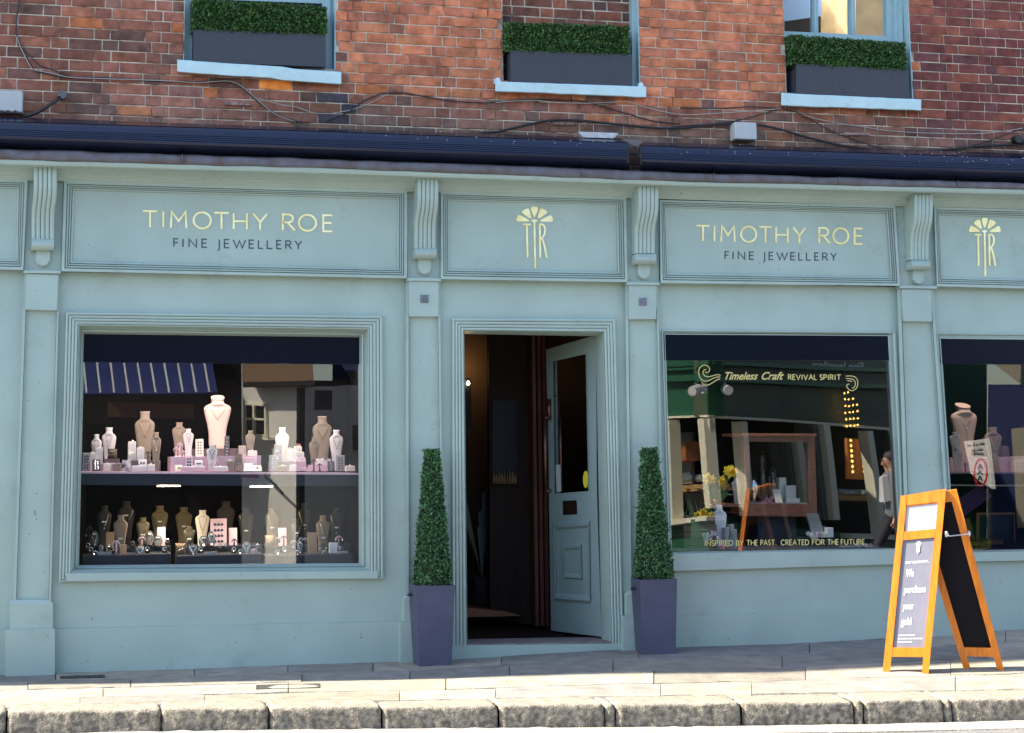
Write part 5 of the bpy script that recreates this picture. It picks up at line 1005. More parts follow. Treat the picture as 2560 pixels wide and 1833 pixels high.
# --- middle window
t7 = lambda x, y: (1660+.2094*x, 1050+.2094*y); t8 = lambda x, y: (1940+.2094*x, 1050+.2094*y)
MAH = mat('mahogany', (.13, .048, .028), .35, var=.35, vscale=5, stretch=(3, 3, 12), bump=.1)
wc = obj('display_cabinet', label='small old mahogany glazed cabinet in the middle window', cat='cabinet'); Yc = .55
m_ = MB()
m_.pp([(1859, 1086), (1873, 1086), (1876, 1286), (1861, 1286)], Yc, Yc+.05); m_.pp([(2021, 1087), (2037, 1087), (2043, 1288), (2026, 1288)], Yc, Yc+.05)
m_.pp([(1873, 1090), (2021, 1091), (2022, 1105), (1873, 1104)], Yc+.004, Yc+.05); m_.pp([(1855, 1083), (2041, 1084), (2041, 1091), (1855, 1090)], Yc-.02, Yc+.4)
m_.pp([(1875, 1259), (2026, 1260), (2027, 1286), (1876, 1284)], Yc+.004, Yc+.4); m_.pp([(1856, 1284), (2049, 1286), (2049, 1292), (1856, 1290)], Yc-.015, Yc+.4)
m_.pp([(1859, 1092), (1869, 1092), (1871, 1262), (1861, 1262)], Yc+.36, Yc+.4); m_.pp([(2018, 1092), (2030, 1092), (2034, 1262), (2022, 1262)], Yc+.36, Yc+.4)
m_.pp([(1790, 1259), (1859, 1260), (1860, 1268), (1790, 1267)], Yc-.05, Yc+.3)
m_.build('carcass', MAH, wc)
MB().pp([(1875, 1256), (2024, 1257), (2025, 1260), (1876, 1259)], Yc+.06, Yc+.35).build('floor_board', GRY, wc)
pane(wc, [(1873, 1104), (2021, 1105), (2025, 1259), (1876, 1258)], Yc+.03)
rd2 = mat('red_reflection_strokes', (.30, .03, .02), .6); m_ = MB()  # red strokes painted on for a red reflection along the rail
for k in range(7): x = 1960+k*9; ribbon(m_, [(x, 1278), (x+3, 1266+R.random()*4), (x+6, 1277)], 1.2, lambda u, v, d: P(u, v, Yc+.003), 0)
m_.build('reflection_strokes', rd2, wc)
MB().pp([(1894, 1290), (1990, 1291), (1992, 1400), (1896, 1400)], .62, 1.0).build('navy_drum', NVB, label='dark navy block supporting the mahogany cabinet', cat='plinth')
fl_ = MB(); a, c = P(1678, 1378, .05), P(2248, 1372, .05); fl_.add([a, c, Vector((c.x, 2.35, c.z+.02)), Vector((a.x, 2.35, a.z+.02))], [[0, 1, 2, 3]]); fl_.build('display_floor', NVB, B)
VASEG = obj('daffodil_vase', label='white bust-shaped vase holding a bunch of daffodils beside the cabinet', cat='vase')
vb = bust(*bb_(t7, 582, 762, 1012, 1560), .42, mat('white_glaze', (.55, .53, .60), .2), None, None, lean=-.2, neck=1.0); vb[0].parent = VASEG; vb[0].name = 'vase'
for k in ('label', 'category'):
    if k in vb[0]: del vb[0][k]
STM = mat('daffodil_stem', (.05, .12, .035), .5); YEL = mat('daffodil_petal', (.72, .52, .02), .5); ORG = mat('daffodil_trumpet', (.70, .34, .01), .5)
def flower(bm, bt, c, s, d):
    d = Vector(d).normalized(); u = d.cross(Vector((0, 0, 1))).normalized(); v = d.cross(u)
    for k in range(6):
        a = k*math.pi/3+.3; w = u*math.cos(a)+v*math.sin(a); t = u*math.cos(a+math.pi/2)+v*math.sin(a+math.pi/2)
        bm.add([c, c+w*s*.55+t*s*.34, c+w*s*1.05-d*s*.12, c+w*s*.55-t*s*.34], [[0, 1, 2, 3]])
    bt.loft([[c+(u*math.cos(a*.8)+v*math.sin(a*.8))*s*r+d*s*h for a in range(8)] for r, h in ((.18, 0), (.26, .35), (.40, .62))], caps=False)
neck_ = P(*t7(652, 1012), .42); ps, pt, sm = MB(), MB(), MB()
for (x, y, s, d) in ((520, 700, .05, (-.4, -1, .1)), (575, 715, .045, (.3, -1, -.3)), (690, 720, .045, (.6, -1, -.4)), (705, 770, .035, (.2, -1, -.8)), (795, 620, .055, (.2, -1, -.1)), (830, 610, .045, (.8, -.8, .1)), (760, 600, .04, (-.7, -.9, .2))):
    c = P(*t7(x, y), .36+R.random()*.1); flower(ps, pt, c, s, d); m1_ = neck_.lerp(c, .6)+Vector((0, 0, .02)); sm.tube([neck_-Vector((0, 0, .05)), neck_.lerp(m1_, .5), m1_, c+Vector((0, .02, .01)), c], .005, 5)
for x, y in ((490, 800), (540, 760), (610, 780), (660, 830), (740, 800), (790, 760), (830, 830), (850, 900), (470, 790), (720, 860), (770, 880), (395, 805), (480, 950)):
    c = P(*t7(x, y), .36+R.random()*.16); mdl = neck_.lerp(c, .55)+Vector((0, 0, .04)); w = Vector((.010, 0, .004)); sm.add([neck_-w*.5, neck_+w*.5, mdl+w, c, mdl-w], [[0, 1, 2, 4], [4, 2, 3]])
ps.build('petals', YEL, VASEG); pt.build('trumpets', ORG, VASEG); sm.build('stems', STM, VASEG)
be = MB()
for x, y in ((595, 975), (560, 1020), (708, 1005), (600, 968)): be.lathe(P(*t7(x, y), .38)-Vector((0, 0, .014)), [(.001, 0), (.014, .008), (.014, .018), (.001, .028)], 8)
be.build('berries', mat('red_berry', (.5, .05, .02), .4), VASEG)
bust(*bb_(t7, 815, 932, 690, 1003), .62, GRY, 'small pale bust on the ledge left of the mahogany cabinet', None, lean=-.1)
cr = obj('wooden_crate', label='dark wooden crate topped with a trough of small daffodils', cat='crate'); m_ = MB(); q = bb_(t7, 232, 640, 1255, 1575); a, c = P(q[0], q[2], .4), P(q[1], q[3], .4)
for k in range(4):
    zt = a.z-(a.z-c.z)*k/4; m_.box(((a.x+c.x)/2, .41, zt-(a.z-c.z)/8), (c.x-a.x, .018, (a.z-c.z)/4-.006)); m_.box(((a.x+c.x)/2, .72, zt-(a.z-c.z)/8), (c.x-a.x, .018, (a.z-c.z)/4-.006))
for x in (a.x+.02, c.x-.02): m_.box((x, .565, (a.z+c.z)/2), (.03, .29, a.z-c.z-.004))
m_.build('slats', mat('old_crate_wood', (.17, .085, .065), .7, var=.35, vscale=6, stretch=(1, 1, 8), bump=.3), cr)
m_ = MB(); m_.pp([t7(*p) for p in ((238, 1155), (612, 1160), (612, 1256), (238, 1252))], .38, .72); m_.build('trough', mat('dark_trough', (.03, .018, .014), .6), cr)
ps, pt, sm = MB(), MB(), MB()
for x, y in ((398, 1140), (470, 1100), (490, 1130), (570, 1140), (455, 1125)): c = P(*t7(x, y), .40); flower(ps, pt, c, .035, (R.uniform(-.5, .5), -1, R.uniform(-.2, .5))); sm.tube([c+Vector((0, .02, -.06)), c], .004, 5)
for k in range(26): c = P(*t7(R.uniform(250, 600), 1165), .5); sm.add([c, c+Vector((.008, 0, 0)), c+Vector((R.uniform(-.06, .06), R.uniform(-.06, .06), R.uniform(.04, .16)))], [[0, 1, 2]])
ps.build('petals', YEL, cr); pt.build('trumpets', ORG, cr); sm.build('leaves', STM, cr)
for q, Y, lb in (((712, 800, 1285, 1560), .36, 'grey pillar candle, front left of three by the vase'), ((765, 862, 1250, 1560), .46, 'tallest grey pillar candle, behind two others'), ((800, 892, 1310, 1560), .35, 'shortest grey pillar candle, front right of three')):
    x0, x1, y0, y1 = bb_(t7, *q); a, c = P(x0, y0, Y), P(x1, y1, Y); m_ = MB(); r = (c.x-a.x)/2; h = a.z-c.z; m_.lathe(((a.x+c.x)/2, Y+r, c.z), [(r, 0), (r, h-.006), (r*.93, h), (r*.6, h-.008), (.002, h-.01)], 20); o = m_.build('pillar_candle', GRY, label=lb, cat='candle', group='three grey pillar candles'); m_ = MB(); m_.tube([((a.x+c.x)/2, Y+r, a.z-.01), ((a.x+c.x)/2+.003, Y+r, a.z+.008)], .002, 5); m_.build('wick', BLACK, o)
GLS = glassmat('clear_glass', (.93, .95, .95), 1.5)
for q, lb in (((1125, 1242, 360, 985), 'tall glass bell jar inside the mahogany cabinet'), ((1245, 1372, 560, 985), 'small glass bell jar inside the mahogany cabinet')):
    x0, x1, y0, y1 = bb_(t7, *q); Y = .75; a, c = P(x0, y0, Y), P(x1, y1, Y); r = (c.x-a.x)/2; h = a.z-c.z; o = obj('bell_jar', label=lb, cat='bell jar', group='bell jars in the cabinet'); m_ = MB()
    m_.lathe(((a.x+c.x)/2, Y, c.z), [(r, 0), (r, h*.7), (r*.93, h*.82), (r*.7, h*.92), (r*.3, h*.97), (r*.08, h*.98), (r*.12, h), (.001, h*1.02)], 20); m_.build('dome', GLS, o, smooth=True)
    m_ = MB(); m_.lathe(((a.x+c.x)/2, Y, c.z), [(r*.35, .004), (r*.3, h*.2), (r*.5, h*.36), (r*.42, h*.5), (r*.15, h*.55), (r*.17, h*.62)], 12, (1, .6)); m_.build('bust', GRY, o)
m_ = MB(); a, c = P(*t7(1020, 720), .62), P(*t7(1170, 985), .62); r = (c.x-a.x)/2; m_.lathe(((a.x+c.x)/2, .66, c.z), [(r*.5, 0), (r*.25, .03), (r*.95, .09), (r, .13), (r*.5, .18), (r*.18, .2), (r*.3, a.z-c.z)], 18); m_.build('silver_urn', SIL, smooth=True, label='round silver urn at the left inside the mahogany cabinet', cat='urn')
for z, q, Y, ma, lb in [(t8, (35, 132, 690, 985), .72, WH, 'tall white card inside the cabinet'), (t8, (115, 245, 785, 940), .68, WH, 'white cube standing on a wider white box in the cabinet'), (t8, (118, 288, 940, 990), .64, WH, 'wide white box at the bottom right of the cabinet'), (t7, (1180, 1245, 900, 990), .64, DKG, 'small black box between urn and bell jar'), (t7, (1340, 1400, 900, 990), .66, DKG, 'small black box under the cream card'),
 (t8, (545, 612, 1353, 1402), .42, WH, 'low white box right of the tall grey stand'), (t8, (612, 688, 1288, 1402), .42, WH, 'upright white box right of the tall grey stand'), (t8, (510, 606, 1270, 1355), .5, DKG, 'black box behind the small white boxes'), (t8, (795, 962, 1508, 1545), .26, GRY, 'white saucer block at the bottom of the middle window'), (t7, (488, 658, 1546, 1582), .24, GRY, 'low white box at the foot of the crate')]: blk('gift_box', 'box', bb_(z, *q), Y, ma, lb, 'small boxes in the middle window', .06)
blk('leaning_card', 'card', bb_(t7, 1330, 1420, 830, 990), .60, CRM, 'cream card leaning inside the cabinet', None, .01, lean=.06)
m_ = MB(); lo = []
for k in range(9):
    t = k/8; x = 2018+(1-t)**2*-2+t*14; y = 1285+t*58; p = P(x+2*math.sin(t*3), y, .45+.03*math.sin(t*3)); lo.append([p, p+Vector((.095, 0, 0)), p+Vector((.095, .03, 0)), p+Vector((0, .03, 0))])
m_.loft(lo); m_.build('bracelet_stand', GRY, label='tall curved grey stand under the right end of the cabinet', cat='bracelet stand')
for z, x, y, Y, lb in ((t8, 470, 1380, .4, 'pink and white flower cluster beside the tall grey stand'), (t7, 570, 1385, .36, 'white orchid cluster in front of the white vase'), (t7, 765, 1540, .26, 'pastel flower cluster at the bottom of the middle window'), (t8, 1060, 1520, .26, 'pale flower cluster at the right bottom of the middle window'), (t7, 1270, 965, .62, 'pink blossoms inside the cabinet')):
    c = P(*z(x, y), Y); m_ = MB()
    for k in range(10): cc = c+Vector((R.uniform(-.06, .06), R.uniform(-.02, .02), R.uniform(-.03, .03))); flower(m_, m_, cc, .02, (R.uniform(-.6, .6), -1, R.uniform(-.3, .6)))
    m_.build('flower_cluster', mat('white_blossom', (.55, .48, .50), .6) if 'white' in lb or 'pale' in lb else mat('pink_blossom', (.50, .22, .28), .6), label=lb, cat='flowers', group='flower clusters in the middle window')
# --- right window
t9 = lambda x, y: (2350+.2403*x, 1000+.2403*y)
sh2 = obj('display_shelf', label='glass-edged display shelf with pink front in the right-hand window', cat='shelf'); m_ = MB(); a, c = P(2372, 1179.5, .17), P(2850, 1182, .17); m_.loft([[a, c, c-Vector((0, 0, .012)), a-Vector((0, 0, .012))], [Vector((a.x, .95, a.z)), Vector((c.x, .95, c.z)), Vector((c.x, .95, c.z-.012)), Vector((a.x, .95, a.z-.012))]]); m_.build('shelf_top', PK, sh2)
m_ = MB(); m_.pp([(2376, 1212), (2850, 1214), (2850, 1217), (2376, 1215)], .2, .9); m_.build('lower_rail', CRM, sh2)
GR_ = 'necklace busts in the right-hand window'
R1_ = bust(*bb_(t9, 130, 398, 55, 600), .55, SKN, 'large blush bust with sloping neck in the right-hand window', GR_, tilt=.38, ydep=.42, neck=1.); chain(R1_, .2, .5, SIL, 'blue stone pendant on the large bust in the right-hand window', .010)
R2_ = bust(*bb_(t9, 108, 222, 335, 600), .4, WH, 'small white bust, upper one at the left of the right-hand window', GR_); R3_ = bust(*bb_(t9, 135, 242, 500, 745), .3, WH, 'small white bust, lower one at the left of the right-hand window', GR_); R4_ = bust(*bb_(t9, 475, 658, 285, 745), .6, TP, 'taupe bust right of the large one in the right-hand window', GR_); chain(R4_, .25, .6, SIL, 'silver necklace on the taupe bust in the right-hand window')
blk('riser', 'riser', (2374, 2700, *bb_(t9, 0, 0, 600, 745)[2:]), .5, PK, 'pink riser along the shelf of the right-hand window', RG, .3)
blk('jewellery_card', 'jewellery card', bb_(t9, 525, 632, 560, 745), .42, TP, 'leaning taupe card on the shelf of the right-hand window', CG, .01, lean=.04)
tstand(bb_(t9, 245, 283, 655, 745), .35, DKG, 'dark earring stand on the shelf of the right-hand window', SG); blk('ring_box', 'ring box', bb_(t9, 650, 722, 492, 600), .55, MAU, 'mauve ring block on the riser in the right-hand window', BG, .06, top=MAU); blk('ring_box', 'ring box', bb_(t9, 775, 900, 635, 745), .4, WH, 'white block at the right edge of the right-hand window', BG, .06, top=WH)
ob = obj('open_case', label='open wooden jewellery case with dark teal lining on the window floor', cat='jewellery case'); OAK = mat('oak_case', (.30, .15, .055), .45, var=.25, vscale=8)
m_ = MB(); m_.ring([t9(*p) for p in ((380, 1172), (778, 1172), (782, 1480), (374, 1480))], [t9(*p) for p in ((412, 1198), (768, 1190), (770, 1480), (410, 1480))], [(0, .62), (0, .55), (1, .55), (1, .60)]); m_.build('lid_frame', OAK, ob)
MB().pp([t9(*p) for p in ((412, 1198), (768, 1190), (770, 1480), (410, 1480))], .60, .62).build('lining', mat('teal_velvet', (.012, .045, .05), .8), ob)
m_ = MB(); a, c = P(*t9(415, 1490), .36), P(*t9(650, 1500), .36); m_.box(((a.x+c.x)/2, .42, a.z), (c.x-a.x, .16, .03), bev=.004); m_.build('tray', OAK, ob)
m_ = MB()
for k in range(8): m_.lathe((a.x+(c.x-a.x)*(.12+.1*k), .36+.05*(k % 3), a.z+.014), [(.004, 0), (.012, .005), (.006, .014), (.001, .018)], 7)
m_.build('brooches', GLD, ob)
m_ = MB(); m_.ring([t9(*p) for p in ((262, 1238), (308, 1232), (366, 1450), (318, 1455))], [t9(*p) for p in ((274, 1252), (300, 1248), (352, 1436), (326, 1440))], [(0, .36), (0, .33), (1, .33), (1, .345)], fill=True); m_.build('picture_frame', OAK, label='narrow gilt frame leaning beside the open jewellery case', cat='frame')
m_ = MB(); m_.pp([t9(*p) for p in ((205, 1025), (415, 868), (543, 1003), (258, 1205))], .42, .45); m_.build('purple_folder', mat('purple_card', (.075, .022, .15), .6), label='purple folder leaning under the shelf of the right-hand window', cat='folder')
c = P(*t9(440, 1500), .25); m_ = MB()
for k in range(12): cc = c+Vector((R.uniform(-.07, .07), R.uniform(-.02, .02), R.uniform(-.03, .02))); flower(m_, m_, cc, .022, (R.uniform(-.6, .6), -1, R.uniform(-.3, .6)))
m_.build('yellow_blossoms', YEL, label='small yellow blossoms at the foot of the jewellery case', cat='flowers')
fl_ = MB(); a, c = P(2388, 1376, .05), P(2860, 1366, .05); fl_.add([a, c, Vector((c.x, .98, c.z+.02)), Vector((a.x, .98, a.z+.02))], [[0, 1, 2, 3]]); fl_.build('display_floor', NVB, B)
for px, en in ((2420, 4.5), (2600, 3.5)):
    l = bpy.data.lights.new('ceiling_or_fill_spot', 'SPOT'); l.energy = en; l.color = (1, .80, .70); l.spot_size = math.radians(110); l.spot_blend = .7; l.shadow_soft_size = .05; o = obj('ceiling_or_fill_spot', SW3, data=l); o.location = P(px, 860, .32); o.rotation_euler = (Vector((0, -.3, 1))).to_track_quat('Z', 'Y').to_euler()
for px, en in ((1800, 13), (2010, 14)):  # added fill spots brightening the daylit goods, no lamps seen here
    l = bpy.data.lights.new('ceiling_or_fill_spot', 'SPOT'); l.energy = en; l.color = (1, .88, .80); l.spot_size = math.radians(110); l.spot_blend = .7; l.shadow_soft_size = .05; o = obj('ceiling_or_fill_spot', SW2, data=l); o.location = P(px, 850, .38); o.rotation_euler = (Vector((0, -.15, 1))).to_track_quat('Z', 'Y').to_euler()
# --- inside the doorway
zd2 = lambda x, y: (1120+.554*x, 780+.554*y)
REDW = mat('mahogany_moulding', (.10, .030, .022), .4, var=.2, vscale=5)
m_ = MB()
for x in (378, 402, 424): m_.pp([zd2(x, 90), zd2(x+15, 90), zd2(x+33, 1418), zd2(x+18, 1418)], 1.15, 1.3)
m_.build('ribbed_moulding', REDW, B)
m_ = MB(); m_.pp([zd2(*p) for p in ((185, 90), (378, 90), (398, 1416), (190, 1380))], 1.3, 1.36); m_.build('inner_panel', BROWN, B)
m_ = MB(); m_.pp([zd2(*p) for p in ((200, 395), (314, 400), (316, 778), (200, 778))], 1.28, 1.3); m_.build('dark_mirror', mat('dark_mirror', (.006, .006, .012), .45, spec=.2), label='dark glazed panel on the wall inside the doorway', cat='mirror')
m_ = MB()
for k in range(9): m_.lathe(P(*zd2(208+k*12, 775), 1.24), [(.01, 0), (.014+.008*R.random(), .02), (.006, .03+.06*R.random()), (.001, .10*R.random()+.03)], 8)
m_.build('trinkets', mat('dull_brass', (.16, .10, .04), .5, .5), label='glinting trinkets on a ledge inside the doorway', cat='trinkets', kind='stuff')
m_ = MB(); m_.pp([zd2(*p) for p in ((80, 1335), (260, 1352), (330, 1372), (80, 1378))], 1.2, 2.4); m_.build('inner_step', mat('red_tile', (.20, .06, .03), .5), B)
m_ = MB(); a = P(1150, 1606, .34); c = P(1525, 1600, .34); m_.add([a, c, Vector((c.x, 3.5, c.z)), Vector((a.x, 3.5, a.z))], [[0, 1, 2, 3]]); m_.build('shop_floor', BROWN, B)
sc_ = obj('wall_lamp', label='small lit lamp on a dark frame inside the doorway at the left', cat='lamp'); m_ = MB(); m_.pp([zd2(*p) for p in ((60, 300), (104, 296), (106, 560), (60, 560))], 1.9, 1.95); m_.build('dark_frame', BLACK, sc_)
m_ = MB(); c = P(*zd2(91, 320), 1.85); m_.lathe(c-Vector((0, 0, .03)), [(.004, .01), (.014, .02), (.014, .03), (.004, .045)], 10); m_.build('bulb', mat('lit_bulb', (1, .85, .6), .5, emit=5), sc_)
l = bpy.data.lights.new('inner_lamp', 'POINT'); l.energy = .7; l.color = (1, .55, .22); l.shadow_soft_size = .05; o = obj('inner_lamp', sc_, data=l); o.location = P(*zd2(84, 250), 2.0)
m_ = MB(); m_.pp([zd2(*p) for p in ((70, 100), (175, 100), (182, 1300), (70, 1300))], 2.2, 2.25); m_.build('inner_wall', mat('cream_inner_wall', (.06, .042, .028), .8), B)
pp_ = obj('pot_plant', label='dark leafy pot plant standing inside the doorway', cat='pot plant'); m_ = MB(); c = P(*zd2(155, 1320), 1.6); m_.lathe(c, [(.10, 0), (.13, .22), (.12, .22), (.02, .2)], 14); m_.build('pot', BLACK, pp_)
m_ = MB()
for k in range(16):
    a = R.uniform(0, 6.28); ln = R.uniform(.35, .8); pts = [c+Vector((0, 0, .2)), c+Vector((math.cos(a)*ln*.25, math.sin(a)*ln*.2, .2+ln)), c+Vector((math.cos(a)*ln*.6, math.sin(a)*ln*.45, .2+ln*1.05))]; w = Vector((.02, 0, .012)); m_.add([pts[0], pts[1]-w, pts[2], pts[1]+w], [[0, 1, 2, 3]])
m_.build('leaves', mat('dark_leaf', (.012, .03, .012), .4), pp_)
# ------------------------------------------------------------------ the far side of the street (seen mirrored in the panes)
MY = .14
def face(x0, Y0, x1, Y1):
    a, b_ = P(x0, 1100, Y0), P(x1, 1100, Y1); d = b_-a; n = Vector((d.y, -d.x, 0)).normalized()
    if n.dot(CAM-a) < 0: n = -n
    def f(px, py, off=0.):
        p = hit(px, py, a+n*off, n); return Vector((p.x, 2*MY-p.y, p.z))
    return f
def rp(bm, f, pts, o1, o0=0., col=None):
    # the front outline is set back along the face normal to get real thickness
    fr = [f(x, y, o1) for x, y in pts]; b0 = f(pts[0][0], pts[0][1], o1); n_ = f.n if hasattr(f, 'n') else None
    a, c, e = f(0, 1100, 0), f(500, 1100, 0), f(0, 1100, 1); nr = (c-a).cross(Vector((0, 0, 1))).normalized()
    if nr.dot(e-a) < 0: nr = -nr
    return bm.prism(fr, [p-nr*(o1-o0) for p in fr], col)
GND = -.2
def down(f, x0, x1, y0, x2=None, x3=None, yb=1800):
    return [(x0, y0), (x1, y0), (x3 if x3 else x1, yb), (x2 if x2 else x0, yb)]
GRN = mat('bottle_green_paint', (.022, .125, .065), .4, var=.1, vscale=3); GRND = mat('olive_green_paint', (.07, .10, .055), .5, var=.1, vscale=3); CRMP = mat('cream_joinery', (.86, .82, .64), .5); WHW = mat('white_render', (.74, .72, .67), .9, var=.06, vscale=3, bump=.2, bscale=20); BRD = mat('dark_brown_front', (.010, .007, .006), .7, var=.3, vscale=3, stretch=(3, 3, .5)); ROOF = mat('brown_roof_tile', (.14, .085, .05), .9, var=.3, vscale=30); BLUB = mat('blue_render', (.010, .024, .11), .7); NVS = mat('navy_canvas', (.02, .035, .16), .8); CNV = mat('awning_canvas', (.02, .035, .16), .8, vc=True)
DGL = mat('dark_glass', (.01, .012, .014), .1); SHW = mat('shelf_oak', (.42, .25, .10), .5, var=.2, vscale=6); DIN = mat('dark_shop_inside', (.012, .010, .009), .8)
# -- brown shop with striped awning, left
fb = face(150, 15.6, 605, 15.4)
h_ = obj('brown_shop', label='dark brown shopfront across the street, mirrored in the left window', cat='building'); m_ = MB(); rp(m_, fb, [(-700, 640), (604, 640), (606, 1700), (-700, 1700)], 0, -4); m_.build('wall', BRD, h_)
m_ = MB(); rp(m_, fb, [(268, 1005), (485, 1010), (485, 1048), (268, 1042)], .06, .0); m_.build('name_board', mat('brown_sign', (.16, .08, .05), .5), h_)
for a, c in ((215, 330), (345, 460)):
    m_ = MB(); rp(m_, fb, [(a, 1060), (c, 1060), (c, 1330), (a, 1330)], .02, .0); m_.build('window', DGL, h_)
aw = MB(); xt = [-200, 130, 165, 200]+[0]*0
st_t = [180+.234*x for x in (-200, -60, 88, 230, 376, 518, 660, 800, 940, 1083, 1222, 1360)]; st_b = [180+.234*x for x in (-150, -5, 145, 292, 440, 590, 738, 883, 1030, 1175, 1318, 1460)]
NV, CW = (.014, .03, .15), (.62, .64, .60)
bt, bb2 = [], []
for a, c in zip(st_t, st_b): bt += [a-1.4, a+3.4]; bb2 += [c-.6, c+4.4]
bt.append(519.5); bb2.append(544.5)
def awp(px, py, yv): p = P(px, py, yv); return Vector((p.x, 2*MY-p.y, p.z))
for k in range(len(bt)-1):
    col = CW if k % 2 == 0 else NV; lo = []
    for t in (0, .25, .5, .75, 1):
        lo.append([awp(bt[k+j]+(bb2[k+j]-bt[k+j])*t-(1-t)*8*(1-t)*.0, 850+(984-850)*t-6*math.sin(math.pi*t)*0-(.008*(bt[k+j]-300))*t, 15.4-1.3*t+.12*math.sin(math.pi*t)) for j in (0, 1)])
    aw.loft(lo, closed=False, caps=False, col=col)
sa = obj('striped_awning', label='navy awning with thin white stripes across the street, mirrored in the left window', cat='awning'); aw.build('canvas', CNV, sa)
m_ = MB(); m_.tube([awp(bb2[0], 985.5, 14.08), awp(544.5, 982, 14.08)], .02, 8); m_.build('front_bar', NVS, sa)
# -- white house
fw = face(607, 15.0, 742, 13.5)
h_ = obj('white_house', label='white rendered house with a four-pane window, mirrored in the left window', cat='building'); m_ = MB(); rp(m_, fw, [(608, 962), (742, 960), (742, 1700), (602, 1700)], 0, -3); m_.build('wall', WHW, h_)
m_ = MB(); rp(m_, fw, [(608, 955), (786, 950), (786, 962), (608, 968)], .35, -.2); m_.build('eaves', BRD, h_)
m_ = MB(); a = [fw(606, 956, .35), fw(784, 951, .35)]; up2 = Vector((0, 0, 1.3)); bkv = (fw(610, 956, -2.5)-fw(610, 956, .35)); m_.add([a[0], a[1], a[1]+up2+bkv*.5, a[0]+up2+bkv*.5], [[0, 1, 2, 3]]); m_.build('roof', ROOF, h_)
wn = MB(); 
for q in ([(609, 1008), (664, 1012), (664, 1017), (609, 1013)], [(609, 1087), (664, 1088), (664, 1094), (609, 1093)], [(609, 1008), (612, 1008), (612, 1093), (609, 1093)], [(660, 1012), (664, 1012), (664, 1093), (660, 1093)], [(631, 1010), (636, 1010), (635, 1092), (631, 1092)], [(609, 1046), (664, 1048), (664, 1053), (609, 1051)]): rp(wn, fw, q, .05, .0)
w_ = wn.build('window', CRMP, h_); m_ = MB(); rp(m_, fw, [(610, 1010), (662, 1013), (662, 1091), (610, 1091)], .015, 0); m_.build('pane', DGL, w_); m_ = MB(); rp(m_, fw, [(607, 1094), (669, 1096), (669, 1102), (607, 1100)], .12, 0); m_.build('sill', CRMP, w_)
m_ = MB(); rp(m_, fw, [(741, 968), (748, 968), (746, 1700), (738, 1700)], .12, .02); m_.build('downpipe', BLACK, h_)
m_ = MB(); rp(m_, fw, [(606, 1184), (641, 1185), (641, 1196), (606, 1195)], .04, 0); m_.build('notice_board', mat('crimson_board', (.35, .03, .08), .6), h_)
m_ = MB(); m_.tube([fw(662, 1182, .05), fw(664, 1195, .15), fw(690, 1215, .3), fw(706, 1234, .3)], .02, 6); m_.build('iron_bracket', BLACK, h_)
fw2 = face(750, 15.4, 790, 14.6); m_ = MB(); rp(m_, fw2, [(752, 975), (771, 972), (771, 1700), (750, 1700)], 0, -2); m_.build('side_wall', WHW, h_)
# -- hanging sign and blue house
h_ = obj('blue_house', label='deep blue house at the right of the left window reflection', cat='building'); fbl = face(828, 14.4, 920, 13.9); m_ = MB(); rp(m_, fbl, [(834, 600), (1000, 600), (1000, 1700), (822, 1700)], 0, -4); m_.build('wall', BLUB, h_)
m_ = MB(); rp(m_, fbl, [(866, 925), (884, 925), (884, 1020), (866, 1020)], .05, 0); m_.build('window', DGL, h_); m_ = MB(); rp(m_, fbl, [(826, 1075), (1000, 1048), (1000, 1120), (826, 1130)], .15, 0); m_.build('fascia', BRD, h_)
hs_ = obj('hanging_sign', label='dark blue hanging sign on an iron arm against the bright sky reflection', cat='hanging sign'); fh = face(780, 12.6, 840, 12.6); m_ = MB(); rp(m_, fh, [(787, 975), (831, 976), (830, 1026), (786, 1026)], .03, -.03); m_.build('board', mat('navy_sign', (.015, .025, .07), .5), hs_); m_ = MB(); m_.tube([fh(782, 961), fh(846, 962)], .025, 6); m_.build('arm', BLACK, hs_); m_ = MB(); rp(m_, fh, [(792, 992), (826, 992), (826, 1008), (791, 1008)], .035, .03); m_.build('name_plate', BLACK, hs_)
m_ = MB(); rp(m_, face(740, 20, 850, 20), [(765, 1082), (850, 1080), (850, 1700), (765, 1700)], 0, -3); m_.build('far_house', BLUB, label='distant blue-grey house in the gap beside the hanging sign', cat='building')
# -- green corner shop
MY = .03
gs_ = obj('green_shop', label='bottle green corner shop with cream window frames, mirrored in the middle window', cat='building')
f1 = face(1664, 13.2, 1771, 11.4); f2 = face(1771, 11.4, 2260, 16.)
m_ = MB(); rp(m_, f1, [(1400, 600), (1770, 600), (1770, 1040), (1400, 1052)], 0, -.25); m_.build('fascia', GRN, gs_)
m_ = MB(); rp(m_, f1, [(1480, 912), (1771, 903), (1771, 914), (1480, 924)], .06, 0); rp(m_, f1, [(1480, 930), (1772, 917), (1772, 922), (1480, 937)], .09, 0); rp(m_, f1, [(1480, 946), (1772, 935), (1772, 950), (1480, 962)], .12, 0); m_.build('cornice', GRN, gs_)
m_ = MB(); rp(m_, f2, [(1771, 600), (2300, 600), (2300, 1076), (1771, 1040)], 0, -.25); m_.build('fascia', GRND, gs_)
m_ = MB(); rp(m_, f2, [(1771, 903), (2300, 925), (2300, 935), (1771, 912)], .14, 0); rp(m_, f2, [(1771, 940), (2300, 966), (2300, 976), (1771, 953)], .2, 0); m_.build('cornice', GRN, gs_)
m_ = MB(); rp(m_, f1, [(1400, 1052), (1771, 1036), (1771, 1041), (1400, 1058)], .08, 0); rp(m_, f2, [(1771, 1036), (2300, 1074), (2300, 1080), (1771, 1042)], .08, 0); m_.build('transom', CRMP, gs_)
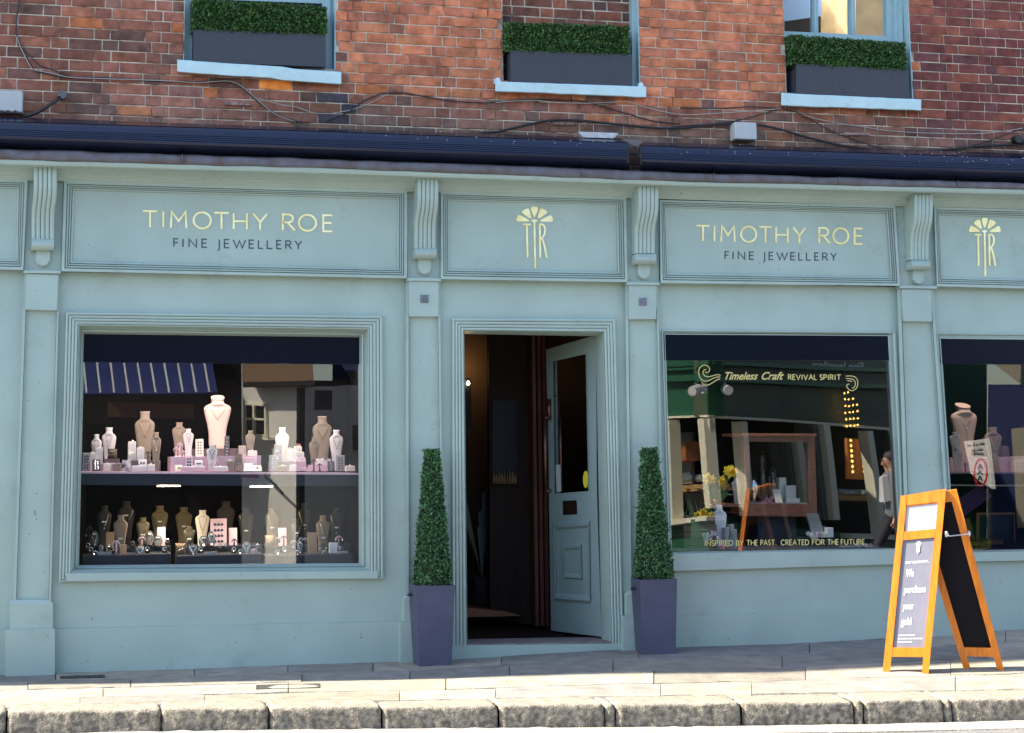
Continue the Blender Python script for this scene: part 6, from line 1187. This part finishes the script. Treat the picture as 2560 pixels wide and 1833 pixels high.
m_ = MB(); rp(m_, f1, [(1400, 1040), (1770, 1040), (1770, 1420), (1400, 1420)], -1.0, -1.1); rp(m_, f2, [(1775, 1040), (2300, 1040), (2300, 1420), (1775, 1420)], -1.2, -1.3); m_.build('interior', DIN, gs_)
for f, q in ((f1, [(1743, 1046), (1759, 1045), (1776, 1272), (1762, 1272)]), (f2, [(1774, 1046), (1787, 1047), (1799, 1250), (1786, 1250)]), (f2, [(1855, 1053), (1869, 1054), (1889, 1290), (1875, 1290)]), (f2, [(2058, 1062), (2074, 1063), (2102, 1300), (2087, 1300)]), (f2, [(2170, 1077), (2184, 1077), (2218, 1340), (2203, 1340)]), (f1, [(1664, 1050), (1672, 1049), (1682, 1310), (1676, 1310)])):
    m_ = MB(); rp(m_, f, q, .16, -.02); m_.build('mullion', CRMP, gs_)
m_ = MB(); rp(m_, f2, [(2030, 1060), (2058, 1062), (2087, 1298), (2060, 1298)], .05, -.3); m_.build('door_post', mat('grey_green_post', (.13, .14, .125), .6), gs_)
m_ = MB(); rp(m_, f1, [(1640, 1306), (1765, 1290), (1765, 1302), (1640, 1319)], .2, -.1); rp(m_, f2, [(2130, 1334), (2300, 1340), (2300, 1352), (2130, 1347)], .2, -.1); m_.build('window_ledge', CRMP, gs_)
m_ = MB(); rp(m_, f1, [(1400, 1319), (1771, 1300), (1771, 1700), (1400, 1700)], .0, -.3); rp(m_, f2, [(1771, 1300), (2300, 1350), (2300, 1700), (1771, 1700)], .0, -.3); m_.build('stall_riser', GRN, gs_)
for f, q in ((f1, [(1560, 1222), (1757, 1211), (1757, 1228), (1560, 1240)]), (f2, [(1776, 1215), (1850, 1219), (1850, 1226), (1776, 1222)]), (f2, [(2094, 1238), (2196, 1243), (2196, 1254), (2094, 1250)])):
    m_ = MB(); rp(m_, f, q, -.15, -.6); m_.build('shelf', SHW, gs_)
m_ = MB(); rp(m_, f1, [(1600, 1085), (1730, 1080), (1730, 1210), (1600, 1215)], -.85, -.9); m_.build('back_panel', mat('pale_back_panel', (.30, .30, .28), .7), gs_)
m_ = MB(); rp(m_, f2, [(2118, 1096), (2170, 1098), (2172, 1200), (2120, 1198)], -.8, -.85); m_.build('back_panel', mat('glowing_amber_panel', (.35, .13, .03), .6, emit=.25), gs_)  # wall given its own glow for the warm light inside
vs, fs = fontmesh('Fine Jewellery', 0, .02); m_ = MB(); m_.add([f2(2158-u*128, 925.5-(v*26)-(u*6), .03) for u, v in vs], fs); m_.build('white_lettering', mat('white_sign_letter', (.8, .8, .78), .5), gs_)
m_ = MB()
for i in range(14):
    x = 1675+i*6; m_.lathe(f1(x, 1209-.04*(x-1675), -.3+.05*R.random()), [(.03, 0), (.05+.02*R.random(), .04), (.03, .06+.1*R.random()), (.001, .1+.1*R.random())], 8)
for i in range(16): x = 2098+i*6; m_.lathe(f2(x, 1239+.04*(x-2098), -.3+.05*R.random()), [(.03, 0), (.06, .04), (.05, .06+.05*R.random()), (.001, .12)], 8)
m_.build('shop_goods', mat('glass_goods', (.35, .42, .45), .12, .6), kind='stuff', label='glinting goods along the shelves of the green shop', cat='goods')
m_ = MB(); rp(m_, f1, [(1668, 1110), (1712, 1104), (1714, 1152), (1668, 1160)], -.35, -.6); m_.build('copper_bag', mat('copper_leather', (.40, .14, .04), .4), label='copper coloured bag on the upper shelf of the green shop', cat='bag')
FL = mat('warm_bulb', (1, .55, .12), .5, emit=4); fy = obj('fairy_lights', label='curtain of warm fairy lights beside the green shop door', cat='lights', kind='stuff'); m_ = MB()
for r_ in range(6):
    for c_n in range(4):
        if r_ == 0 and c_n > 1 or r_ == 1 and c_n > 2: continue
        p = f2(2112+r_*1.0+c_n*10+R.uniform(-1, 1), 981+r_*17+R.uniform(-1, 1)+c_n*-1.2, .12); m_.lathe(p, [(.004, -.02), (.022, 0), (.004, .02)], 6)
for x in (2128, 2156):
    for k in range(7): m_.lathe(f2(x+k*.7, 1102+k*13, -.7), [(.004, -.03), (.03, 0), (.004, .03)], 6)
m_.build('bulbs', FL, fy)
for (bx, by), (tx, ty), lb in (((1730, 978), (1760, 968), 'white security camera on the lit face of the green shop'), ((1822, 976), (1806, 970), 'white security camera just round the corner of the green shop')):
    f = f1 if bx < 1771 else f2; o = obj('security_camera', label=lb, cat='security camera', group='security cameras on the green shop'); m_ = MB(); a, c = f(bx, by, .45), f(tx, ty, .12); m_.tube([a, a.lerp(c, .55)], .07, 10); m_.tube([a.lerp(c, .55), c], .03, 8); m_.build('body', WHT, o); m_ = MB(); m_.tube([c+Vector((0, 0, -.09)), c+Vector((0, 0, .09))], .05, 10); m_.build('mount', WHT, o)
# -- right-hand window: dark green front, blue house, pale gable
h_ = obj('teal_blue_house', label='blue shopfront with a pale gable mirrored in the right-hand window', cat='building'); f4 = face(2300, 15, 2600, 13.5)
m_ = MB(); rp(m_, f4, [(2470, 962), (2900, 962), (2900, 1700), (2470, 1700)], 0, -3); m_.build('wall', BLUB, h_); m_ = MB(); rp(m_, f4, [(2484, 908), (2552, 962), (2552, 880), (2484, 880)], .0, -2); m_.build('gable', mat('pale_gable_render', (.34, .32, .25), .9), h_); m_ = MB(); rp(m_, f4, [(2528, 1072), (2566, 1068), (2600, 1320), (2545, 1320)], .1, 0); m_.build('pale_column', mat('pale_gable_render', (.3, .3, .3)), h_)
m_ = MB(); rp(m_, face(2330, 16.5, 2470, 16.5), [(2300, 800), (2466, 800), (2470, 1700), (2330, 1700)], 0, -2); m_.build('green_shopfront', GRN, label='dark green shopfront mirrored at the left of the right-hand window', cat='building')
f5 = face(2400, 9.9, 2500, 8.0); o = obj('placard', label='white placard with a red ring on a post, mirrored in the right-hand window', cat='placard')
T9 = lambda *p: [t9(*q) for q in p]
m_ = MB(); rp(m_, f5, T9((252, 428), (490, 400), (552, 925), (420, 850), (320, 760)), .02, -.02); m_.build('board', mat('placard_white', (.78, .78, .76), .5), o)
m_ = MB(); el = [(425+66*math.cos(a*.2856), 752+140*math.sin(a*.2856)) for a in range(23)]; mpp = lambda x, y, d: f5(*t9(x, y), .021+d); ribbon(m_, el, 17, mpp, .003); m_.build('red_ring', mat('red_print', (.60, .04, .02), .5), o)
m_ = MB(); [ribbon(m_, [(x_, 572), (x_+9, 545), (x_+18, 570)], 9, mpp, .003) for x_ in (328, 356, 384, 412, 436)]
for k, (x0, x1, y) in enumerate(((285, 335, 470), (345, 410, 462), (420, 465, 455), (330, 390, 520), (400, 450, 515))):
    for j in range(4): xx = x0+(x1-x0)*j/4; ribbon(m_, [(xx, y+12), (xx+5, y-10), (xx+9, y+10)], 5, mpp, .003)
for y in (690, 750, 815): ribbon(m_, [(395, y+25), (420, y-25), (445, y+25)], 12, mpp, .003); ribbon(m_, [(405, y+8), (438, y+8)], 9, mpp, .0034)
m_.build('black_print', BLACK, o); m_ = MB(); rp(m_, f5, T9((500, 900), (520, 900), (530, 3300), (510, 3300)), -.02, -.06); m_.build('post', mat('dark_post', (.03, .03, .035), .6), o)
MY = .19
m_ = MB(); rp(m_, face(2000, 24, 2300, 24), [(2140, -500), (2265, -500), (2265, 1700), (2140, 1700)], 0, -2); m_.build('tall_house', mat('tan_render', (.30, .22, .12), .9, var=.3, vscale=1.5), label='tall tan house mirrored in the upper sash window', cat='building')
m_ = MB(); rp(m_, face(1950, 26, 2100, 26), [(1900, 60), (2050, 40), (2100, 75), (2100, 1700), (1900, 1700)], 0, -2); m_.build('grey_roofed_house', mat('slate', (.05, .05, .06), .7), label='grey slate roofed house low in the upper sash window reflection', cat='building')
MY = .03
# -- passer-by in the street (mirrored at the right edge of the middle window)
hc = P(2228, 1145, 8.0); hx, hy = hc.x, 2*MY-8.0; hz = hc.z; G0 = -.22; Hh = hz+.12-G0
per = obj('person', label='man in glasses and grey jacket mirrored at the right edge of the middle window', cat='person')
s_ = Hh/1.78
def J(x, y, z): return Vector((hx+x*s_, hy+y*s_, G0+z*s_))   # x: forward is -x
jt = {'pel': (J(.03, 0, .96), .15), 'sp': (J(.02, 0, 1.15), .155), 'ch': (J(.02, 0, 1.34), .17), 'nk': (J(-.01, 0, 1.50), .06), 'hd': (J(-.045, 0, 1.62), .088), 'tp': (J(-.035, 0, 1.70), .075), 'ch2': (J(-.075, 0, 1.57), .055)}
ed = [('pel', 'sp'), ('sp', 'ch'), ('ch', 'nk'), ('nk', 'hd'), ('hd', 'tp'), ('hd', 'ch2')]
for sd, sg in (('l', -1), ('r', 1)):
    fw_ = .16*sg
    jt.update({'sh'+sd: (J(.02, .19*sg, 1.42), .075), 'el'+sd: (J(.06-.1*fw_, .23*sg, 1.13), .052), 'wr'+sd: (J(-.02-.4*fw_, .21*sg, .90), .036), 'pa'+sd: (J(-.04-.4*fw_, .21*sg, .83), .034), 'hp'+sd: (J(.03, .10*sg, .92), .10), 'kn'+sd: (J(-.06+fw_, .10*sg, .50), .066), 'an'+sd: (J(.03+fw_*1.4, .10*sg, .09), .045), 'to'+sd: (J(-.13+fw_*1.4, .11*sg, .04), .038)})
    ed += [('ch', 'sh'+sd), ('sh'+sd, 'el'+sd), ('el'+sd, 'wr'+sd), ('wr'+sd, 'pa'+sd), ('pel', 'hp'+sd), ('hp'+sd, 'kn'+sd), ('kn'+sd, 'an'+sd), ('an'+sd, 'to'+sd)]
    for k in range(5):
        b0 = jt['pa'+sd][0]; ty = (k-1.5)*.02 if k < 4 else .0; n1, n2 = 'f%d%s' % (k, sd), 'g%d%s' % (k, sd)
        jt[n1] = (b0+Vector((ty if k < 4 else -.045, .01*sg, -.045 if k < 4 else -.01))*s_, .010); jt[n2] = (b0+Vector((ty*1.1 if k < 4 else -.06, .0, (-.085+abs(k-1.2)*.008) if k < 4 else -.045))*s_, .008); ed += [('pa'+sd, n1), (n1, n2)]
ks = list(jt); me = bpy.data.meshes.new('body'); me.from_pydata([tuple(jt[k][0]) for k in ks], [(ks.index(a), ks.index(c)) for a, c in ed], []); tmp = bpy.data.objects.new('tmp', me); COL.objects.link(tmp)
sk_ = tmp.modifiers.new('skin', 'SKIN')
for i, k in enumerate(ks): v = me.skin_vertices[0].data[i]; v.radius = (jt[k][1]*s_, jt[k][1]*s_*(.75 if k in ('ch', 'sp', 'pel') else 1)); v.use_root = k == 'pel'
tmp.modifiers.new('sub', 'SUBSURF').levels = 2
dg = bpy.context.evaluated_depsgraph_get(); bm_ = bpy.data.meshes.new_from_object(tmp.evaluated_get(dg)); bpy.data.objects.remove(tmp); bm_.name = 'body'
SKINM = mat('skin', (.5, .27, .18), .5); JAC = mat('grey_jacket', (.16, .17, .19), .8); TRS = mat('dark_trousers', (.02, .02, .03), .8)
for x in (JAC, SKINM, TRS): bm_.materials.append(x)
for p in bm_.polygons:
    c = p.center; rz = (c.z-G0)/s_; p.use_smooth = True; p.material_index = 1 if (rz > 1.50 or (rz < .90 and abs(c.y-hy) > .155*s_ and rz > .6)) else (2 if rz < .93 else 0)
obj('body', per, data=bm_)
m_ = MB(); c = J(-.012, 0, 1.645); m_.loft([[c+Vector((.100*r*math.cos(a*.52)+.014, .088*r*math.sin(a*.52), h))*s_ for a in range(12)] for r, h in ((.98, -.02), (1.06, .03), (.95, .075), (.6, .10), (.1, .108))]); m_.build('hair', mat('dark_grey_hair', (.035, .03, .028), .7), per, smooth=True)
m_ = MB()
for sg in (-1, 1):
    e0 = J(-.135, .034*sg, 1.635); m_.tube([e0+Vector((0, .024*math.cos(a*.7), .018*math.sin(a*.7)))*s_ for a in range(10)], .003, 5); m_.tube([e0+Vector((0, .024*sg, 0))*s_, J(-.03, .092*sg, 1.64)], .003, 5)
m_.build('glasses', BLACK, per)
m_ = MB(); n0 = J(-.135, 0, 1.60); m_.loft([[n0+Vector((x*s_, y*s_, z*s_)) for x, y, z in ((.02, -.014, dz), (-.0-dep, 0, dz), (.02, .014, dz))] for dz, dep in ((.035, .0), (.0, .012), (-.022, .022), (-.03, .006))]); m_.build('nose', SKINM, per)
m_ = MB(); m_.loft([[J(-.085+.012*t, w, 1.44-.33*t) for w in (-.05-.03*t, .05+.03*t)]+[J(-.165+.0*t, w, 1.42-.33*t) for w in (.04+.03*t, -.04-.03*t)] for t in (0, .33, .66, 1)]); m_.build('pale_shirt', mat('pale_shirt', (.5, .52, .55), .8), per)
# ------------------------------------------------------------------ light
SEL, SAZ = 46, 7.1      # sun elevation; angle behind the plane of the facade, coming from the left
ts = Vector((-math.cos(math.radians(SAZ))*math.cos(math.radians(SEL)), math.sin(math.radians(SAZ))*math.cos(math.radians(SEL)), math.sin(math.radians(SEL))))
sl = bpy.data.lights.new('sun', 'SUN'); sl.energy = 5; sl.angle = math.radians(.5); sl.color = (1, .91, .74)
so = bpy.data.objects.new('sun', sl); COL.objects.link(so); so.rotation_euler = ts.to_track_quat('Z', 'Y').to_euler(); so.location = (0, 0, 12)
W = bpy.data.worlds.new('World'); sc.world = W; W.use_nodes = True; N = W.node_tree.nodes; L = W.node_tree.links
sk = N.new('ShaderNodeTexSky'); sk.sky_type = 'NISHITA'; sk.sun_disc = False; sk.sun_elevation = math.radians(SEL); sk.sun_rotation = math.atan2(ts.x, ts.y)
bg = N['Background']; bg.inputs['Strength'].default_value = .12; L.new(sk.outputs[0], bg.inputs['Color'])
sc.view_settings.view_transform = 'Standard'; sc.view_settings.look = 'None'; sc.view_settings.gamma = 1; sc.view_settings.exposure = 1.95; sc.view_settings.use_curve_mapping = False
sc.cycles.use_denoising = True; sc.cycles.max_bounces = 7; sc.cycles.diffuse_bounces = 3; sc.cycles.glossy_bounces = 3; sc.cycles.transparent_max_bounces = 12; sc.cycles.caustics_reflective = False; sc.cycles.caustics_refractive = False; sc.cycles.sample_clamp_indirect = 6
